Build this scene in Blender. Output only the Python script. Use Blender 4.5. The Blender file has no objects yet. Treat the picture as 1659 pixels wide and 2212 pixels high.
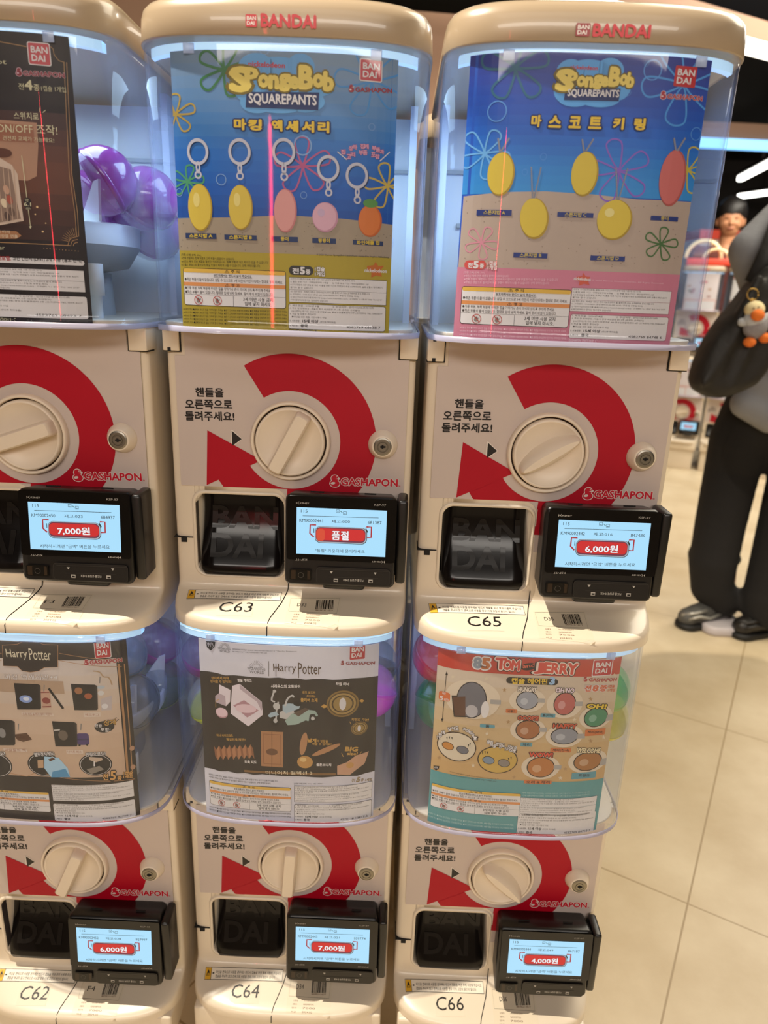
import bpy, bmesh, math, random
from mathutils import Vector, Matrix, Euler
from math import sin, cos, pi, radians, sqrt

# ------------------------------------------------------------------ camera, world, lights, exposure
SC = bpy.context.scene
COL = SC.collection
Z0 = 0.932                                   # height of the upper machines' door reference line above the floor
F_PX = 1524.7522
CAM_R = Matrix(((0.99917, -0.00922, -0.03964), (0.02056, 0.95487, 0.29627), (0.03513, -0.29685, 0.95428)))
CAM_O = Vector((0.11531, -0.76535, 0.21831 + Z0))
cam = bpy.data.cameras.new('camera')
cam.sensor_fit = 'VERTICAL'; cam.sensor_height = 36; cam.sensor_width = 27
cam.lens = F_PX / 2212 * 36
cam.dof.use_dof = True; cam.dof.focus_distance = 0.80; cam.dof.aperture_fstop = 5.0
cam.clip_start = 0.02
cam_ob = bpy.data.objects.new('camera', cam); COL.objects.link(cam_ob)
X, Y, Zc = CAM_R.col[0], CAM_R.col[1], CAM_R.col[2]
m = Matrix((X, Zc, -Y)).transposed().to_4x4(); m.translation = CAM_O
cam_ob.matrix_world = m
SC.camera = cam_ob
SC.view_settings.view_transform = 'Standard'; SC.view_settings.look = 'None'
SC.view_settings.gamma = 1; SC.view_settings.use_curve_mapping = False
SC.view_settings.exposure = 0.10
try:
    SC.cycles.transparent_max_bounces = 32; SC.cycles.max_bounces = 10
    SC.cycles.sample_clamp_indirect = 4
    SC.cycles.caustics_reflective = False; SC.cycles.caustics_refractive = False
except Exception: pass
W = bpy.data.worlds.new('world'); SC.world = W; W.use_nodes = True
W.node_tree.nodes['Background'].inputs[0].default_value = (1.0, 0.86, 0.70, 1)
W.node_tree.nodes['Background'].inputs[1].default_value = 0.10

def light(kind, name, loc, target, power, color, **kw):
    d = bpy.data.lights.new(name, kind); d.energy = power; d.color = color
    for k, v in kw.items(): setattr(d, k, v)
    o = bpy.data.objects.new(name, d); COL.objects.link(o); o.location = loc
    dv = Vector(target) - Vector(loc)
    o.rotation_euler = dv.to_track_quat('-Z', 'Y').to_euler()
    return o
# warm ceiling spot that throws the hard shadows on the shelves
light('SPOT', 'ceiling_spot', (-0.88, -0.30, 3.10), (0.05, -0.05, 0.6), 420, (1.0, 0.90, 0.74), spot_size=radians(70), spot_blend=0.5, shadow_soft_size=0.022)
# added fill lights behind and above the camera, then ceiling panels over the aisle
light('AREA', 'fill_panel_front', (0.3, -4.75, 3.0), (0.1, 0.0, 0.7), 112, (1.0, 0.92, 0.83), shape='RECTANGLE', size=5.0, size_y=0.6)  # added low-angle fill for the machine fronts
light('AREA', 'fill_panel_entrance', (0.3, -2.5, 3.30), (0.3, -2.5, 0.0), 16, (1.0, 0.90, 0.77), shape='RECTANGLE', size=3.0, size_y=1.0)  # added to light the floor so it bounces onto the lower doors
light('AREA', 'ceiling_panel_aisle', (2.3, 1.2, 3.30), (2.2, 1.2, 0.0), 110, (1.0, 0.89, 0.70), shape='RECTANGLE', size=1.6, size_y=2.6)
light('AREA', 'ceiling_panel_far', (3.0, 3.4, 3.20), (2.4, 4.5, 0.6), 125, (1.0, 0.92, 0.80), shape='RECTANGLE', size=2.4, size_y=0.8)

# ------------------------------------------------------------------ helpers
def lin(h):
    h = h.lstrip('#'); r = []
    for i in (0, 2, 4):
        c = int(h[i:i+2], 16) / 255
        r.append(c / 12.92 if c <= 0.04045 else ((c + 0.055) / 1.055) ** 2.4)
    return (*r, 1)
_m = {}
def mat(name, color, rough=0.5, metal=0.0, emit=0.0, spec=0.5, coat=0.0, alpha=1.0, trans=0.0, bump=None):
    if name in _m: return _m[name]
    M = bpy.data.materials.new(name); M.use_nodes = True
    n = M.node_tree.nodes; b = n['Principled BSDF']
    col = lin(color) if isinstance(color, str) else color
    b.inputs['Base Color'].default_value = col; b.inputs['Roughness'].default_value = rough
    b.inputs['Metallic'].default_value = metal; b.inputs['Specular IOR Level'].default_value = spec
    b.inputs['Coat Weight'].default_value = coat; b.inputs['Alpha'].default_value = alpha
    b.inputs['Transmission Weight'].default_value = trans
    if emit:
        b.inputs['Emission Color'].default_value = col; b.inputs['Emission Strength'].default_value = emit
    if bump:
        L = M.node_tree.links
        tc = n.new('ShaderNodeTexCoord'); nz = n.new('ShaderNodeTexNoise'); bp = n.new('ShaderNodeBump')
        nz.inputs['Scale'].default_value = bump[0]; nz.inputs['Detail'].default_value = 4
        bp.inputs['Strength'].default_value = bump[1]; bp.inputs['Distance'].default_value = bump[2]
        L.new(tc.outputs['Object'], nz.inputs['Vector']); L.new(nz.outputs['Fac'], bp.inputs['Height'])
        L.new(bp.outputs['Normal'], b.inputs['Normal'])
    M.diffuse_color = col; _m[name] = M
    return M
def ink(h, rough=0.45): return mat('print_' + h.lstrip('#'), h, rough, spec=0.3)

class MB:
    def __init__(s): s.v = []; s.f = []; s.mi = []; s.m = []; s.sm = []
    def mid(s, M):
        if M not in s.m: s.m.append(M)
        return s.m.index(M)
    def add(s, vs, fs, M, smooth=False):
        o = len(s.v); s.v += [tuple(v) for v in vs]; k = s.mid(M)
        for f in fs: s.f.append([i + o for i in f]); s.mi.append(k); s.sm.append(smooth)
        return s
    def bm(s, b, M, smooth=False):
        b.verts.index_update(); s.add([v.co[:] for v in b.verts], [[v.index for v in f.verts] for f in b.faces], M, smooth); b.free(); return s
    def box(s, x0, x1, y0, y1, z0, z1, M, r=0.0, seg=3, smooth=None):
        b = bmesh.new(); bmesh.ops.create_cube(b, size=1)
        bmesh.ops.scale(b, vec=(x1-x0, y1-y0, z1-z0), verts=b.verts)
        bmesh.ops.translate(b, vec=((x0+x1)/2, (y0+y1)/2, (z0+z1)/2), verts=b.verts)
        if r: bmesh.ops.bevel(b, geom=list(b.edges), offset=r, segments=seg, affect='EDGES', profile=0.5)
        return s.bm(b, M, bool(r) if smooth is None else smooth)
    def prism(s, pts, y0, y1, M, r=0.0, seg=2, smooth=False):
        """pts (x,z) counterclockwise seen from the front; extruded in y; front edge bevelled by r"""
        n = len(pts); b = bmesh.new()
        f = [b.verts.new((p[0], y0, p[1])) for p in pts]; k = [b.verts.new((p[0], y1, p[1])) for p in pts]
        ff = b.faces.new(f); b.faces.new(k[::-1])
        for i in range(n): b.faces.new((f[i], k[i], k[(i+1) % n], f[(i+1) % n]))
        if r: bmesh.ops.bevel(b, geom=list(ff.edges), offset=r, segments=seg, affect='EDGES', profile=0.5)
        bmesh.ops.recalc_face_normals(b, faces=b.faces)
        return s.bm(b, M, smooth)
    def loft(s, rings, M, cap0=True, cap1=True, smooth=True, close=True):
        n = len(rings[0]); vs = [p for r in rings for p in r]; fs = []
        for k in range(len(rings) - 1):
            for i in range(n if close else n - 1):
                j = (i + 1) % n
                fs.append([k*n+i, k*n+j, (k+1)*n+j, (k+1)*n+i])
        s.add(vs, fs, M, smooth)
        if cap0: s.add(rings[0], [list(range(n))[::-1]], M)
        if cap1: s.add(rings[-1], [list(range(n))], M)
        return s
    def lathe(s, prof, M, axis='y', c=(0, 0, 0), n=48, smooth=True, cap=(False, False)):
        rings = []
        for r, h in prof:
            ring = []
            for i in range(n):
                a = 2*pi*i/n; u, w = r*cos(a), r*sin(a)
                ring.append((c[0]+u, c[1]+h, c[2]+w) if axis == 'y' else (c[0]+u, c[1]+w, c[2]+h))
            rings.append(ring)
        return s.loft(rings, M, cap[0], cap[1], smooth)
    def tube(s, pts, r, M, n=8, caps=True):
        pts = [Vector(p) for p in pts]; rings = []
        for i, p in enumerate(pts):
            t = (pts[min(i+1, len(pts)-1)] - pts[max(i-1, 0)]).normalized()
            u = t.orthogonal().normalized() if i == 0 else (u - t*u.dot(t)).normalized()
            w = t.cross(u); rr = r[i] if isinstance(r, (list, tuple)) else r
            rings.append([p + u*rr*cos(2*pi*k/n) + w*rr*sin(2*pi*k/n) for k in range(n)])
        return s.loft(rings, M, caps, caps)
    def sphere(s, c, r, M, seg=24, rings=14, sc=(1, 1, 1)):
        b = bmesh.new(); bmesh.ops.create_uvsphere(b, u_segments=seg, v_segments=rings, radius=r)
        for v in b.verts: v.co = Vector((v.co.x*sc[0]+c[0], v.co.y*sc[1]+c[1], v.co.z*sc[2]+c[2]))
        return s.bm(b, M, True)
    def mesh(s, name):
        me = bpy.data.meshes.new(name); me.from_pydata(s.v, [], s.f)
        for M in s.m: me.materials.append(M)
        me.polygons.foreach_set('material_index', s.mi); me.polygons.foreach_set('use_smooth', s.sm)
        me.validate(); me.update()
        return me
    def build(s, name, parent=None, loc=(0, 0, 0), recalc=True):
        me = s.mesh(name)
        if recalc:
            b = bmesh.new(); b.from_mesh(me); bmesh.ops.remove_doubles(b, verts=b.verts, dist=1e-6)
            bmesh.ops.recalc_face_normals(b, faces=b.faces); b.to_mesh(me); b.free()
        return put(name, me, parent, loc)
def put(name, me, parent=None, loc=(0, 0, 0)):
    o = bpy.data.objects.new(name, me); COL.objects.link(o); o.location = loc
    if parent: o.parent = parent
    return o
def tag(o, label=None, cat=None, group=None, kind=None):
    if label: o['label'] = label
    if cat: o['category'] = cat
    if group: o['group'] = group
    if kind: o['kind'] = kind
    return o
def empty(name, loc, label, cat, group=None, rz=0):
    o = bpy.data.objects.new(name, None); COL.objects.link(o); o.location = loc; o.rotation_euler = (0, 0, rz)
    o.empty_display_size = 0.05
    return tag(o, label, cat, group)
def copy_tree(o, parent=None):
    c = o.copy(); COL.objects.link(c)
    if parent: c.parent = parent
    for ch in list(o.children): copy_tree(ch, c)
    return c
def modded(o, *mods):
    """apply modifiers given as (type, {settings})"""
    for i, (t, kw) in enumerate(mods):
        md = o.modifiers.new('m%d' % i, t)
        for k, v in kw.items(): setattr(md, k, v)
    bpy.context.view_layer.update()
    dg = bpy.context.evaluated_depsgraph_get()
    me = bpy.data.meshes.new_from_object(o.evaluated_get(dg)); o.modifiers.clear(); o.data = me
    return o

_tc = {}
def text2d(s, off=0.0, res=2):
    k = (s, off, res)
    if k not in _tc:
        cu = bpy.data.curves.new('t', 'FONT'); cu.body = s; cu.size = 1; cu.offset = off; cu.resolution_u = res; cu.fill_mode = 'FRONT'
        ob = bpy.data.objects.new('t', cu); me = bpy.data.meshes.new_from_object(ob)
        _tc[k] = ([(v.co.x, v.co.y) for v in me.vertices], [list(p.vertices) for p in me.polygons])
        bpy.data.objects.remove(ob); bpy.data.curves.remove(cu); bpy.data.meshes.remove(me)
    return _tc[k]

def ray(u, v): return CAM_R @ Vector(((u - 829.5) / F_PX, 1, -(v - 1106) / F_PX))
def at_y(u, v, y):
    d = ray(u, v); return CAM_O + d * ((y - CAM_O.y) / d.y)
def at_z(u, v, z):
    d = ray(u, v); return CAM_O + d * ((z - CAM_O.z) / d.z)

# where each machine's door origin (knob column, bottom line of the door sticker) stands
KEYS = {'F3': (-0.2844, -0.0084, Z0), 'C63': (0.0008, 0.0101, Z0), 'C65': (0.2849, -0.0010, Z0),
        'C62': (-0.2868, -0.0111, Z0-0.5815), 'C64': (-0.0007, 0.0055, Z0-0.5815), 'C66': (0.2827, 0.0010, Z0-0.5815)}
KEYS = {k: Vector(v) for k, v in KEYS.items()}

class Surf:
    """a printable surface of a machine: (a, b) in metres on it, h above it"""
    def __init__(s, kind, key):
        s.kind, s.key, s.o = kind, key, KEYS[key]
    def pos(s, a, b, h=0.0):
        k = s.kind
        if k == 'poster': return Vector((a, 0.008 - 0.0672*max(0.0, 1-abs(a/0.1328)**3)**(1/3) - h, b))
        if k == 'lid': return Vector((a, 0.008 - 0.0738*max(0.0, 1-abs(a/0.1379)**3.2)**(1/3.2) - h + max(0.0, b-0.4495)*0.2, b))
        if k == 'door': return Vector((a, -h, b))
        if k == 'terminal': return Vector((a, -0.0382 + (b+0.007)*0.1045 - h, b))
        if k == 'shelf': return Vector((a, b, shelf_z(a, b) + h))
    def px(s, u, v):
        d = ray(u, v); o = CAM_O - s.o; k = s.kind
        if k in ('poster', 'lid'):
            y = -0.04
            for _ in range(25):
                p = o + d*((y-o.y)/d.y); p.x = max(-0.126, min(0.126, p.x)); y = 0.6*s.pos(p.x, 0).y + 0.4*y
            p = o + d*((y-o.y)/d.y); return (p.x, p.z)
        if k == 'door': p = o + d*((0-o.y)/d.y); return (p.x, p.z)
        if k == 'terminal':
            n = Vector((0, 1, -0.1045)); q = Vector((0, -0.0382, -0.007))
            p = o + d*((q-o).dot(n)/d.dot(n)); return (p.x, p.z)
        if k == 'shelf':
            n = Vector((0, -0.256, 1)); q = Vector((0, -0.008, -0.1262))
            p = o + d*((q-o).dot(n)/d.dot(n)); return (p.x, p.y)

class Print:
    """layers of flat print laid on a Surf; each named part becomes one mesh"""
    STEP = 0.00011
    def __init__(s, surf, refkey=None):
        s.s = surf; s.r = Surf(surf.kind, refkey) if refkey else surf
        s.clip = None; s.lo = 0.0; s.parts = {}; s.z = (0, 0, 1); s.cur = None; s.grid = 0.008 if surf.kind in ('poster', 'lid', 'shelf') else 0
    def part(s, n):
        s.cur = s.parts.setdefault(n, MB()); return s
    def p(s, x, y): return s.r.px(s.z[0] + x/s.z[2], s.z[1] + y/s.z[2])
    def raw(s, vs, fs, M, layer):
        if s.clip and vs and (min(v[0] for v in vs) < s.clip[0] or max(v[0] for v in vs) > s.clip[1] or min(v[1] for v in vs) < s.clip[2] or max(v[1] for v in vs) > s.clip[3]):
            b = bmesh.new(); bv = [b.verts.new((v[0], v[1], 0)) for v in vs]
            for f in fs:
                try: b.faces.new([bv[i] for i in f])
                except ValueError: pass
            big = [f for f in b.faces if len(f.verts) > 4]
            if big: bmesh.ops.triangulate(b, faces=big)
            for co, no in (((s.clip[0], 0, 0), (-1, 0, 0)), ((s.clip[1], 0, 0), (1, 0, 0)), ((0, s.clip[2], 0), (0, -1, 0)), ((0, s.clip[3], 0), (0, 1, 0))):
                bmesh.ops.bisect_plane(b, geom=list(b.verts)+list(b.edges)+list(b.faces), dist=1e-7, plane_co=co, plane_no=no, clear_outer=True)
            b.verts.index_update(); vs = [(v.co.x, v.co.y) for v in b.verts]; fs = [[v.index for v in f.verts] for f in b.faces]; b.free()
            if not fs: return
        if s.grid and vs and max(v[0] for v in vs)-min(v[0] for v in vs) > s.grid*1.3:
            b = bmesh.new(); bv = [b.verts.new((v[0], v[1], 0)) for v in vs]
            for f in fs:
                try: b.faces.new([bv[i] for i in f])
                except ValueError: pass
            big = [f for f in b.faces if len(f.verts) > 4]
            if big: bmesh.ops.triangulate(b, faces=big)
            lo, hi = min(v[0] for v in vs), max(v[0] for v in vs)
            x = (math.floor(lo/s.grid)+1)*s.grid
            while x < hi:
                bmesh.ops.bisect_plane(b, geom=list(b.verts)+list(b.edges)+list(b.faces), dist=1e-7, plane_co=(x, 0, 0), plane_no=(1, 0, 0)); x += s.grid
            if s.s.kind == 'shelf':
                lo, hi = min(v[1] for v in vs), max(v[1] for v in vs); x = (math.floor(lo/0.003)+1)*0.003
                while x < hi:
                    bmesh.ops.bisect_plane(b, geom=list(b.verts)+list(b.edges)+list(b.faces), dist=1e-7, plane_co=(0, x, 0), plane_no=(0, 1, 0)); x += 0.003
            b.verts.index_update()
            vs = [(v.co.x, v.co.y) for v in b.verts]; fs = [[v.index for v in f.verts] for f in b.faces]; b.free()
        h = s.STEP*(layer + s.lo)
        s.cur.add([s.s.pos(v[0], v[1], h + (0.0002 if s.s.kind == 'shelf' else 0)) for v in vs], fs, M)
    def poly(s, M, pts, layer, px=True):
        if px: pts = [s.p(*q) for q in pts]
        from mathutils.geometry import tessellate_polygon
        t = tessellate_polygon([[Vector((q[0], q[1], 0)) for q in pts]])
        s.raw(pts, [list(f) for f in t], M, layer)
    def rect(s, M, x0, y0, x1, y1, layer, r=0.0, px=True, seg=5):
        if px: a0, b1 = s.p(x0, y0); a1, b0 = s.p(x1, y1)
        else: a0, b0, a1, b1 = x0, y0, x1, y1
        if a1 < a0: a0, a1 = a1, a0
        if b1 < b0: b0, b1 = b1, b0
        if r <= 0: pts = [(a0, b0), (a1, b0), (a1, b1), (a0, b1)]
        else:
            pts = []; r = min(r, (a1-a0)/2.01, (b1-b0)/2.01)
            for cx, cy, st in ((a1-r, b0+r, -90), (a1-r, b1-r, 0), (a0+r, b1-r, 90), (a0+r, b0+r, 180)):
                for i in range(seg+1):
                    t = radians(st + 90*i/seg); pts.append((cx+r*cos(t), cy+r*sin(t)))
        s.raw(pts, [list(range(len(pts)))], M, layer); return (a0, b0, a1, b1)
    def frame(s, M, x0, y0, x1, y1, w, layer, px=True, r=0.0):
        if px: a0, b1 = s.p(x0, y0); a1, b0 = s.p(x1, y1)
        else: a0, b0, a1, b1 = x0, y0, x1, y1
        for q in ((a0, b0, a1, b0+w), (a0, b1-w, a1, b1), (a0, b0, a0+w, b1), (a1-w, b0, a1, b1)): s.rect(M, *q, layer, px=False)
    def ell(s, M, x, y, rx, ry, layer, rot=0, n=28, hole=0.0):
        c = s.p(x, y); k = (s.p(x+10, y)[0]-c[0])/10; rx *= k; ry *= k; t = radians(rot)
        ring = lambda f: [(c[0]+f*(rx*cos(q)*cos(t)-ry*sin(q)*sin(t)), c[1]+f*(rx*cos(q)*sin(t)+ry*sin(q)*cos(t))) for q in [2*pi*i/n for i in range(n)]]
        if not hole: s.raw(ring(1), [list(range(n))], M, layer)
        else: s.raw(ring(1)+ring(hole), [[i, (i+1) % n, n+(i+1) % n, n+i] for i in range(n)], M, layer)
    def line(s, M, pts, w, layer, closed=False, px=True):
        if px: pts = [s.p(*q) for q in pts]; 
        n = len(pts); vs = []; fs = []
        for i in range(n):
            a = Vector(pts[(i-1) % n] if closed or i else pts[0]); b = Vector(pts[(i+1) % n] if closed or i < n-1 else pts[-1])
            t = (b-a).normalized() if (b-a).length > 1e-9 else Vector((1, 0)); q = Vector((-t.y, t.x))*w/2; c = Vector(pts[i])
            vs += [c+q, c-q]
        for i in range(n if closed else n-1):
            j = (i+1) % n; fs.append([2*i, 2*i+1, 2*j+1, 2*j])
        s.raw([tuple(v) for v in vs], fs, M, layer)
    def loop(s, M, pts, w, layer, sub=6, closed=True):
        """smooth closed curve through pixel points"""
        P = [Vector(s.p(*q)) for q in pts]; n = len(P); out = []
        for i in range(n if closed else n-1):
            p0, p1, p2, p3 = (P[(i-1) % n], P[i], P[(i+1) % n], P[(i+2) % n]) if closed else (P[max(i-1, 0)], P[i], P[i+1], P[min(i+2, n-1)])
            for k in range(sub):
                t = k/sub
                out.append(tuple(0.5*((2*p1) + (p2-p0)*t + (2*p0-5*p1+4*p2-p3)*t*t + (3*p1-p0-3*p2+p3)*t**3)))
        if not closed: out.append(tuple(P[-1]))
        s.line(M, out, w, layer, closed, px=False)
    def text(s, M, st, x0, y0, x1, y1, h, layer, bold=0.0, out=None, res=2, px=True, slant=0.0, flip=False):
        """text whose box stands on the line (x0,y0)-(x1,y1) and is h high (same units); out=[(mat, extra offset), ...] outlines below"""
        vs0, fs0 = text2d(st, 0.0, res)
        if not vs0: return
        mx, Mx = min(v[0] for v in vs0)-bold*0.8, max(v[0] for v in vs0)+bold*0.8; my, My = min(v[1] for v in vs0)-bold*0.8, max(v[1] for v in vs0)+bold*0.8
        if px:
            A = Vector(s.p(x0, y0)); B = Vector(s.p(x1, y1)); h = (Vector(s.p((x0+x1)/2, (y0+y1)/2-h)) - Vector(s.p((x0+x1)/2, (y0+y1)/2))).length
        else: A, B = Vector((x0, y0)), Vector((x1, y1))
        u = B-A; w = Vector((-u.y, u.x)).normalized()*h
        if flip: A = A+u+w; u = -u; w = -w
        def put_(off, MM, ly):
            sh = [(0, 0)] if off < 0.004 else [(off*cos(2*pi*k/n_), off*sin(2*pi*k/n_)) for n_ in ((4,) if off < 0.05 else (10,)) for k in range(n_)] + ([(0, 0)] if off > 0.03 else [])
            for e, (sx, sy) in enumerate(sh):
                s.raw([tuple(A + u*((v[0]+sx-mx)/(Mx-mx) + slant*(v[1]-my)/(My-my)*h/u.length) + w*((v[1]+sy-my)/(My-my))) for v in vs0], fs0, MM, ly+0.012*e)
        g = s.grid; s.grid = 0
        for i, (MM, ex) in enumerate(out or []): put_(bold+ex, MM, layer + 0.3*i)
        put_(bold, M, layer + (0.3*len(out) if out else 0)); s.grid = g
    def build(s, parent, loc=(0, 0, 0), only=None):
        obs = {}
        for n, mb in s.parts.items():
            if mb.v: obs[n] = put(n, mb.mesh(n), parent, loc)
        return obs
# ------------------------------------------------------------------ materials
CREAM = mat('cream_plastic', '#dbcdb8', 0.32, spec=0.5, coat=0.25)
CREAM2 = mat('cream_knob_plastic', '#e0d2bf', 0.38)
GREYST = mat('grey_door_film', '#c0b2ab', 0.48)
RED = mat('red_print', '#a8001e', 0.5, spec=0.3)
REDL = mat('red_logo', '#c4142c', 0.42)
BLACK = mat('black_print', '#15110f', 0.45)
DARKGAP = mat('dark_gap', '#0b0807', 0.8)
SMOKE = mat('smoked_black_plastic', '#100d0c', 0.16, spec=0.25)
SMOKE2 = mat('smoked_relief', '#1b1816', 0.20, spec=0.25)
BLKPL = mat('black_terminal_plastic', '#131110', 0.34)
BLKGL = mat('black_glass', '#050506', 0.06)
CHROME = mat('brushed_steel', '#b9b5ac', 0.25, 1.0)
STEELD = mat('dark_steel', '#8f8a80', 0.38, 1.0)
WHITEP = mat('white_plastic', '#e4e6ea', 0.45)
GREYP = mat('pale_grey_plastic', '#a9abad', 0.5)
LEDM = mat('cold_light_bar', (0.50, 0.76, 1.0, 1), 0.4, emit=0.5)
def canopy_material():
    M = bpy.data.materials.new('clear_canopy'); M.use_nodes = True; N = M.node_tree.nodes; L = M.node_tree.links; N.clear()
    out = N.new('ShaderNodeOutputMaterial'); tr = N.new('ShaderNodeBsdfTransparent'); gl = N.new('ShaderNodeBsdfGlossy')
    tr.inputs[0].default_value = (0.95, 0.97, 1.0, 1); gl.inputs['Roughness'].default_value = 0.03
    tl = N.new('ShaderNodeBsdfTranslucent'); tl.inputs[0].default_value = (0.58, 0.66, 0.96, 1)
    df = N.new('ShaderNodeBsdfDiffuse'); df.inputs[0].default_value = (0.58, 0.66, 0.96, 1)
    ad = N.new('ShaderNodeMixShader'); ad.inputs[0].default_value = 0.5
    lw = N.new('ShaderNodeLayerWeight'); lw.inputs[0].default_value = 0.18
    mp = N.new('ShaderNodeMapRange'); mp.inputs['From Min'].default_value = 0.08; mp.inputs['From Max'].default_value = 0.75; mp.inputs['To Min'].default_value = 0.006; mp.inputs['To Max'].default_value = 0.10
    m1 = N.new('ShaderNodeMixShader'); m2 = N.new('ShaderNodeMixShader'); pw = N.new('ShaderNodeMath'); pw.operation = 'POWER'; pw.inputs[1].default_value = 5.0; lf = N.new('ShaderNodeLayerWeight'); lf.inputs[0].default_value = 0.5; fr = N.new('ShaderNodeMapRange'); fr.inputs['To Min'].default_value = 0.028; fr.inputs['To Max'].default_value = 0.45; L.new(lf.outputs['Facing'], pw.inputs[0]); L.new(pw.outputs[0], fr.inputs['Value'])
    L.new(lw.outputs['Facing'], mp.inputs['Value']); L.new(mp.outputs[0], m1.inputs[0])
    L.new(tl.outputs[0], ad.inputs[1]); L.new(df.outputs[0], ad.inputs[2])
    L.new(tr.outputs[0], m1.inputs[1]); L.new(ad.outputs[0], m1.inputs[2])
    L.new(fr.outputs[0], m2.inputs[0]); L.new(m1.outputs[0], m2.inputs[1]); L.new(gl.outputs[0], m2.inputs[2])
    L.new(m2.outputs[0], out.inputs[0]); return M
CANOPY = canopy_material()

# ------------------------------------------------------------------ capsule machine meshes (machine coordinates: x across, y to the back, z up from the sticker's bottom line)
BASE = 0.158
def plan(z, yf, y0, n, hw, yb=0.29, rb=0.03, N=72):
    P = []
    for i in range(N+1):
        t = pi*i/N; c, s_ = cos(t), sin(t)
        P.append((-hw*math.copysign(abs(c)**(2/n), c), y0-(y0-yf)*abs(s_)**(2/n), z))
    for cx, st in ((hw-rb, 0), (-hw+rb, 90)):
        for i in range(7):
            t = radians(st+15*i); P.append((cx+rb*cos(t), yb-rb+rb*sin(t), z))
    return P
def rrect(a0, b0, a1, b1, r, seg=6):
    rs = r if isinstance(r, (tuple, list)) else (r,)*4; pts = []      # bl, br, tr, tl
    for (cx, cy, st, q) in ((a0+rs[0], b0+rs[0], 180, rs[0]), (a1-rs[1], b0+rs[1], 270, rs[1]), (a1-rs[2], b1-rs[2], 0, rs[2]), (a0+rs[3], b1-rs[3], 90, rs[3])):
        for i in range(seg+1):
            t = radians(st+90*i/seg); pts.append((cx+q*cos(t), cy+q*sin(t)))
    return pts

ME = {}
# housing: upright front, hollow curve, then a nearly level shelf with a rounded nose
b = MB()
prof = [(0.1780, 0.0, 0.022, 9, 0.1360), (-0.0600, 0.0, 0.022, 9, 0.1362), (-0.1100, 0.0, 0.022, 9, 0.1364), (-0.1180, -0.0003, 0.021, 8.6, 0.1365), (-0.1214, -0.0014, 0.020, 8, 0.1366), (-0.1241, -0.0040, 0.019, 7.5, 0.1366),
        (-0.1262, -0.0080, 0.018, 7, 0.1367), (-0.1283, -0.0160, 0.016, 6, 0.1367), (-0.1306, -0.0250, 0.014, 5, 0.1368), (-0.1334, -0.0360, 0.012, 4.4, 0.1368), (-0.1357, -0.0450, 0.010, 3.8, 0.1368),
        (-0.1377, -0.0530, 0.009, 3.4, 0.1368), (-0.1394, -0.0575, 0.008, 3.2, 0.1368), (-0.1416, -0.0606, 0.008, 3.2, 0.1368), (-0.1455, -0.0622, 0.008, 3.1, 0.1368), (-0.1540, -0.0624, 0.008, 3.1, 0.1368), (-0.1550, -0.0610, 0.008, 3.1, 0.1358)]
def shelf_z(a, y):
    """height of the housing's shelf above the point (a, y)"""
    last = None
    for z, yf, y0, n, hw in prof:
        yy = y0-(y0-yf)*max(0.0, 1-abs(a/hw)**n)**(1/n)
        if last and yy <= y: return last[0]+(z-last[0])*((last[1]-y)/max(1e-9, last[1]-yy))
        last = (z, yy)
    return -0.14
b.loft([plan(*q) for q in prof], CREAM)
hous = b.build('housing')
TR = (-0.1105, -0.1085, -0.0078, -0.0085)                     # tray opening a0,b0,a1,b1
cut = MB().prism(rrect(*TR, 0.0125), -0.06, 0.052, CREAM, smooth=True).build('cut')
modded(hous, ('BOOLEAN', dict(operation='DIFFERENCE', object=cut, solver='EXACT')), ('WEIGHTED_NORMAL', dict(keep_sharp=True)))
ME['housing'] = hous.data
for o in (hous, cut): bpy.data.objects.remove(o)
# light lip around the tray opening
b = MB(); o_, i_ = rrect(TR[0]-0.0042, TR[1]-0.003, TR[2]+0.0030, TR[3]+0.0042, 0.0150, 8), rrect(*TR, 0.0125, 8)
n = len(o_)
b.loft([[(p[0], 0.001, p[1]) for p in o_], [(p[0]*0.999, -0.0022, p[1]) for p in rrect(TR[0]-0.0032, TR[1]-0.002, TR[2]+0.0022, TR[3]+0.0032, 0.0140, 8)], [(p[0], -0.0018, p[1]) for p in i_], [(p[0], 0.012, p[1]) for p in i_]], CREAM, False, False)
ME['tray_surround'] = b.mesh('tray_surround')
# smoked flap: hollow at the top, swelling out at the bottom
b = MB()
fp = [(0.020, -0.0070), (0.022, -0.020), (0.021, -0.035), (0.017, -0.050), (0.010, -0.066), (0.002, -0.082), (-0.004, -0.093), (-0.007, -0.100), (-0.006, -0.1055), (0.001, -0.1095), (0.012, -0.1105)]
def flap_y(z):
    for (y0, z0), (y1, z1) in zip(fp, fp[1:]):
        if z1 <= z <= z0: return y0+(y1-y0)*(z-z0)/(z1-z0)
    return fp[-1][0]
rows = []
for y, z in fp:
    k = max(0, (-z-0.09)/0.02); ins = 0.0 if k <= 0 else 0.011*(1-sqrt(max(0, 1-k*k)))
    a0, a1 = TR[0]+0.003+ins, TR[2]-0.003-ins; row = [(a0, y+0.020, z), (a0+0.0004, y+0.004, z), (a0+0.003, y, z)]
    row += [(a0+0.003+(a1-a0-0.006)*t/6, y-0.0008*sin(pi*t/6), z) for t in range(1, 6)]
    row += [(a1-0.003, y, z), (a1-0.0004, y+0.004, z), (a1, y+0.020, z)]; rows.append(row)
b.loft(rows, SMOKE, False, False, True, close=False)
b.box(TR[0]+0.001, TR[2]-0.001, 0.046, 0.050, TR[1], TR[3], DARKGAP)
ME['tray_flap'] = b.mesh('tray_flap')
b = MB()
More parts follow.
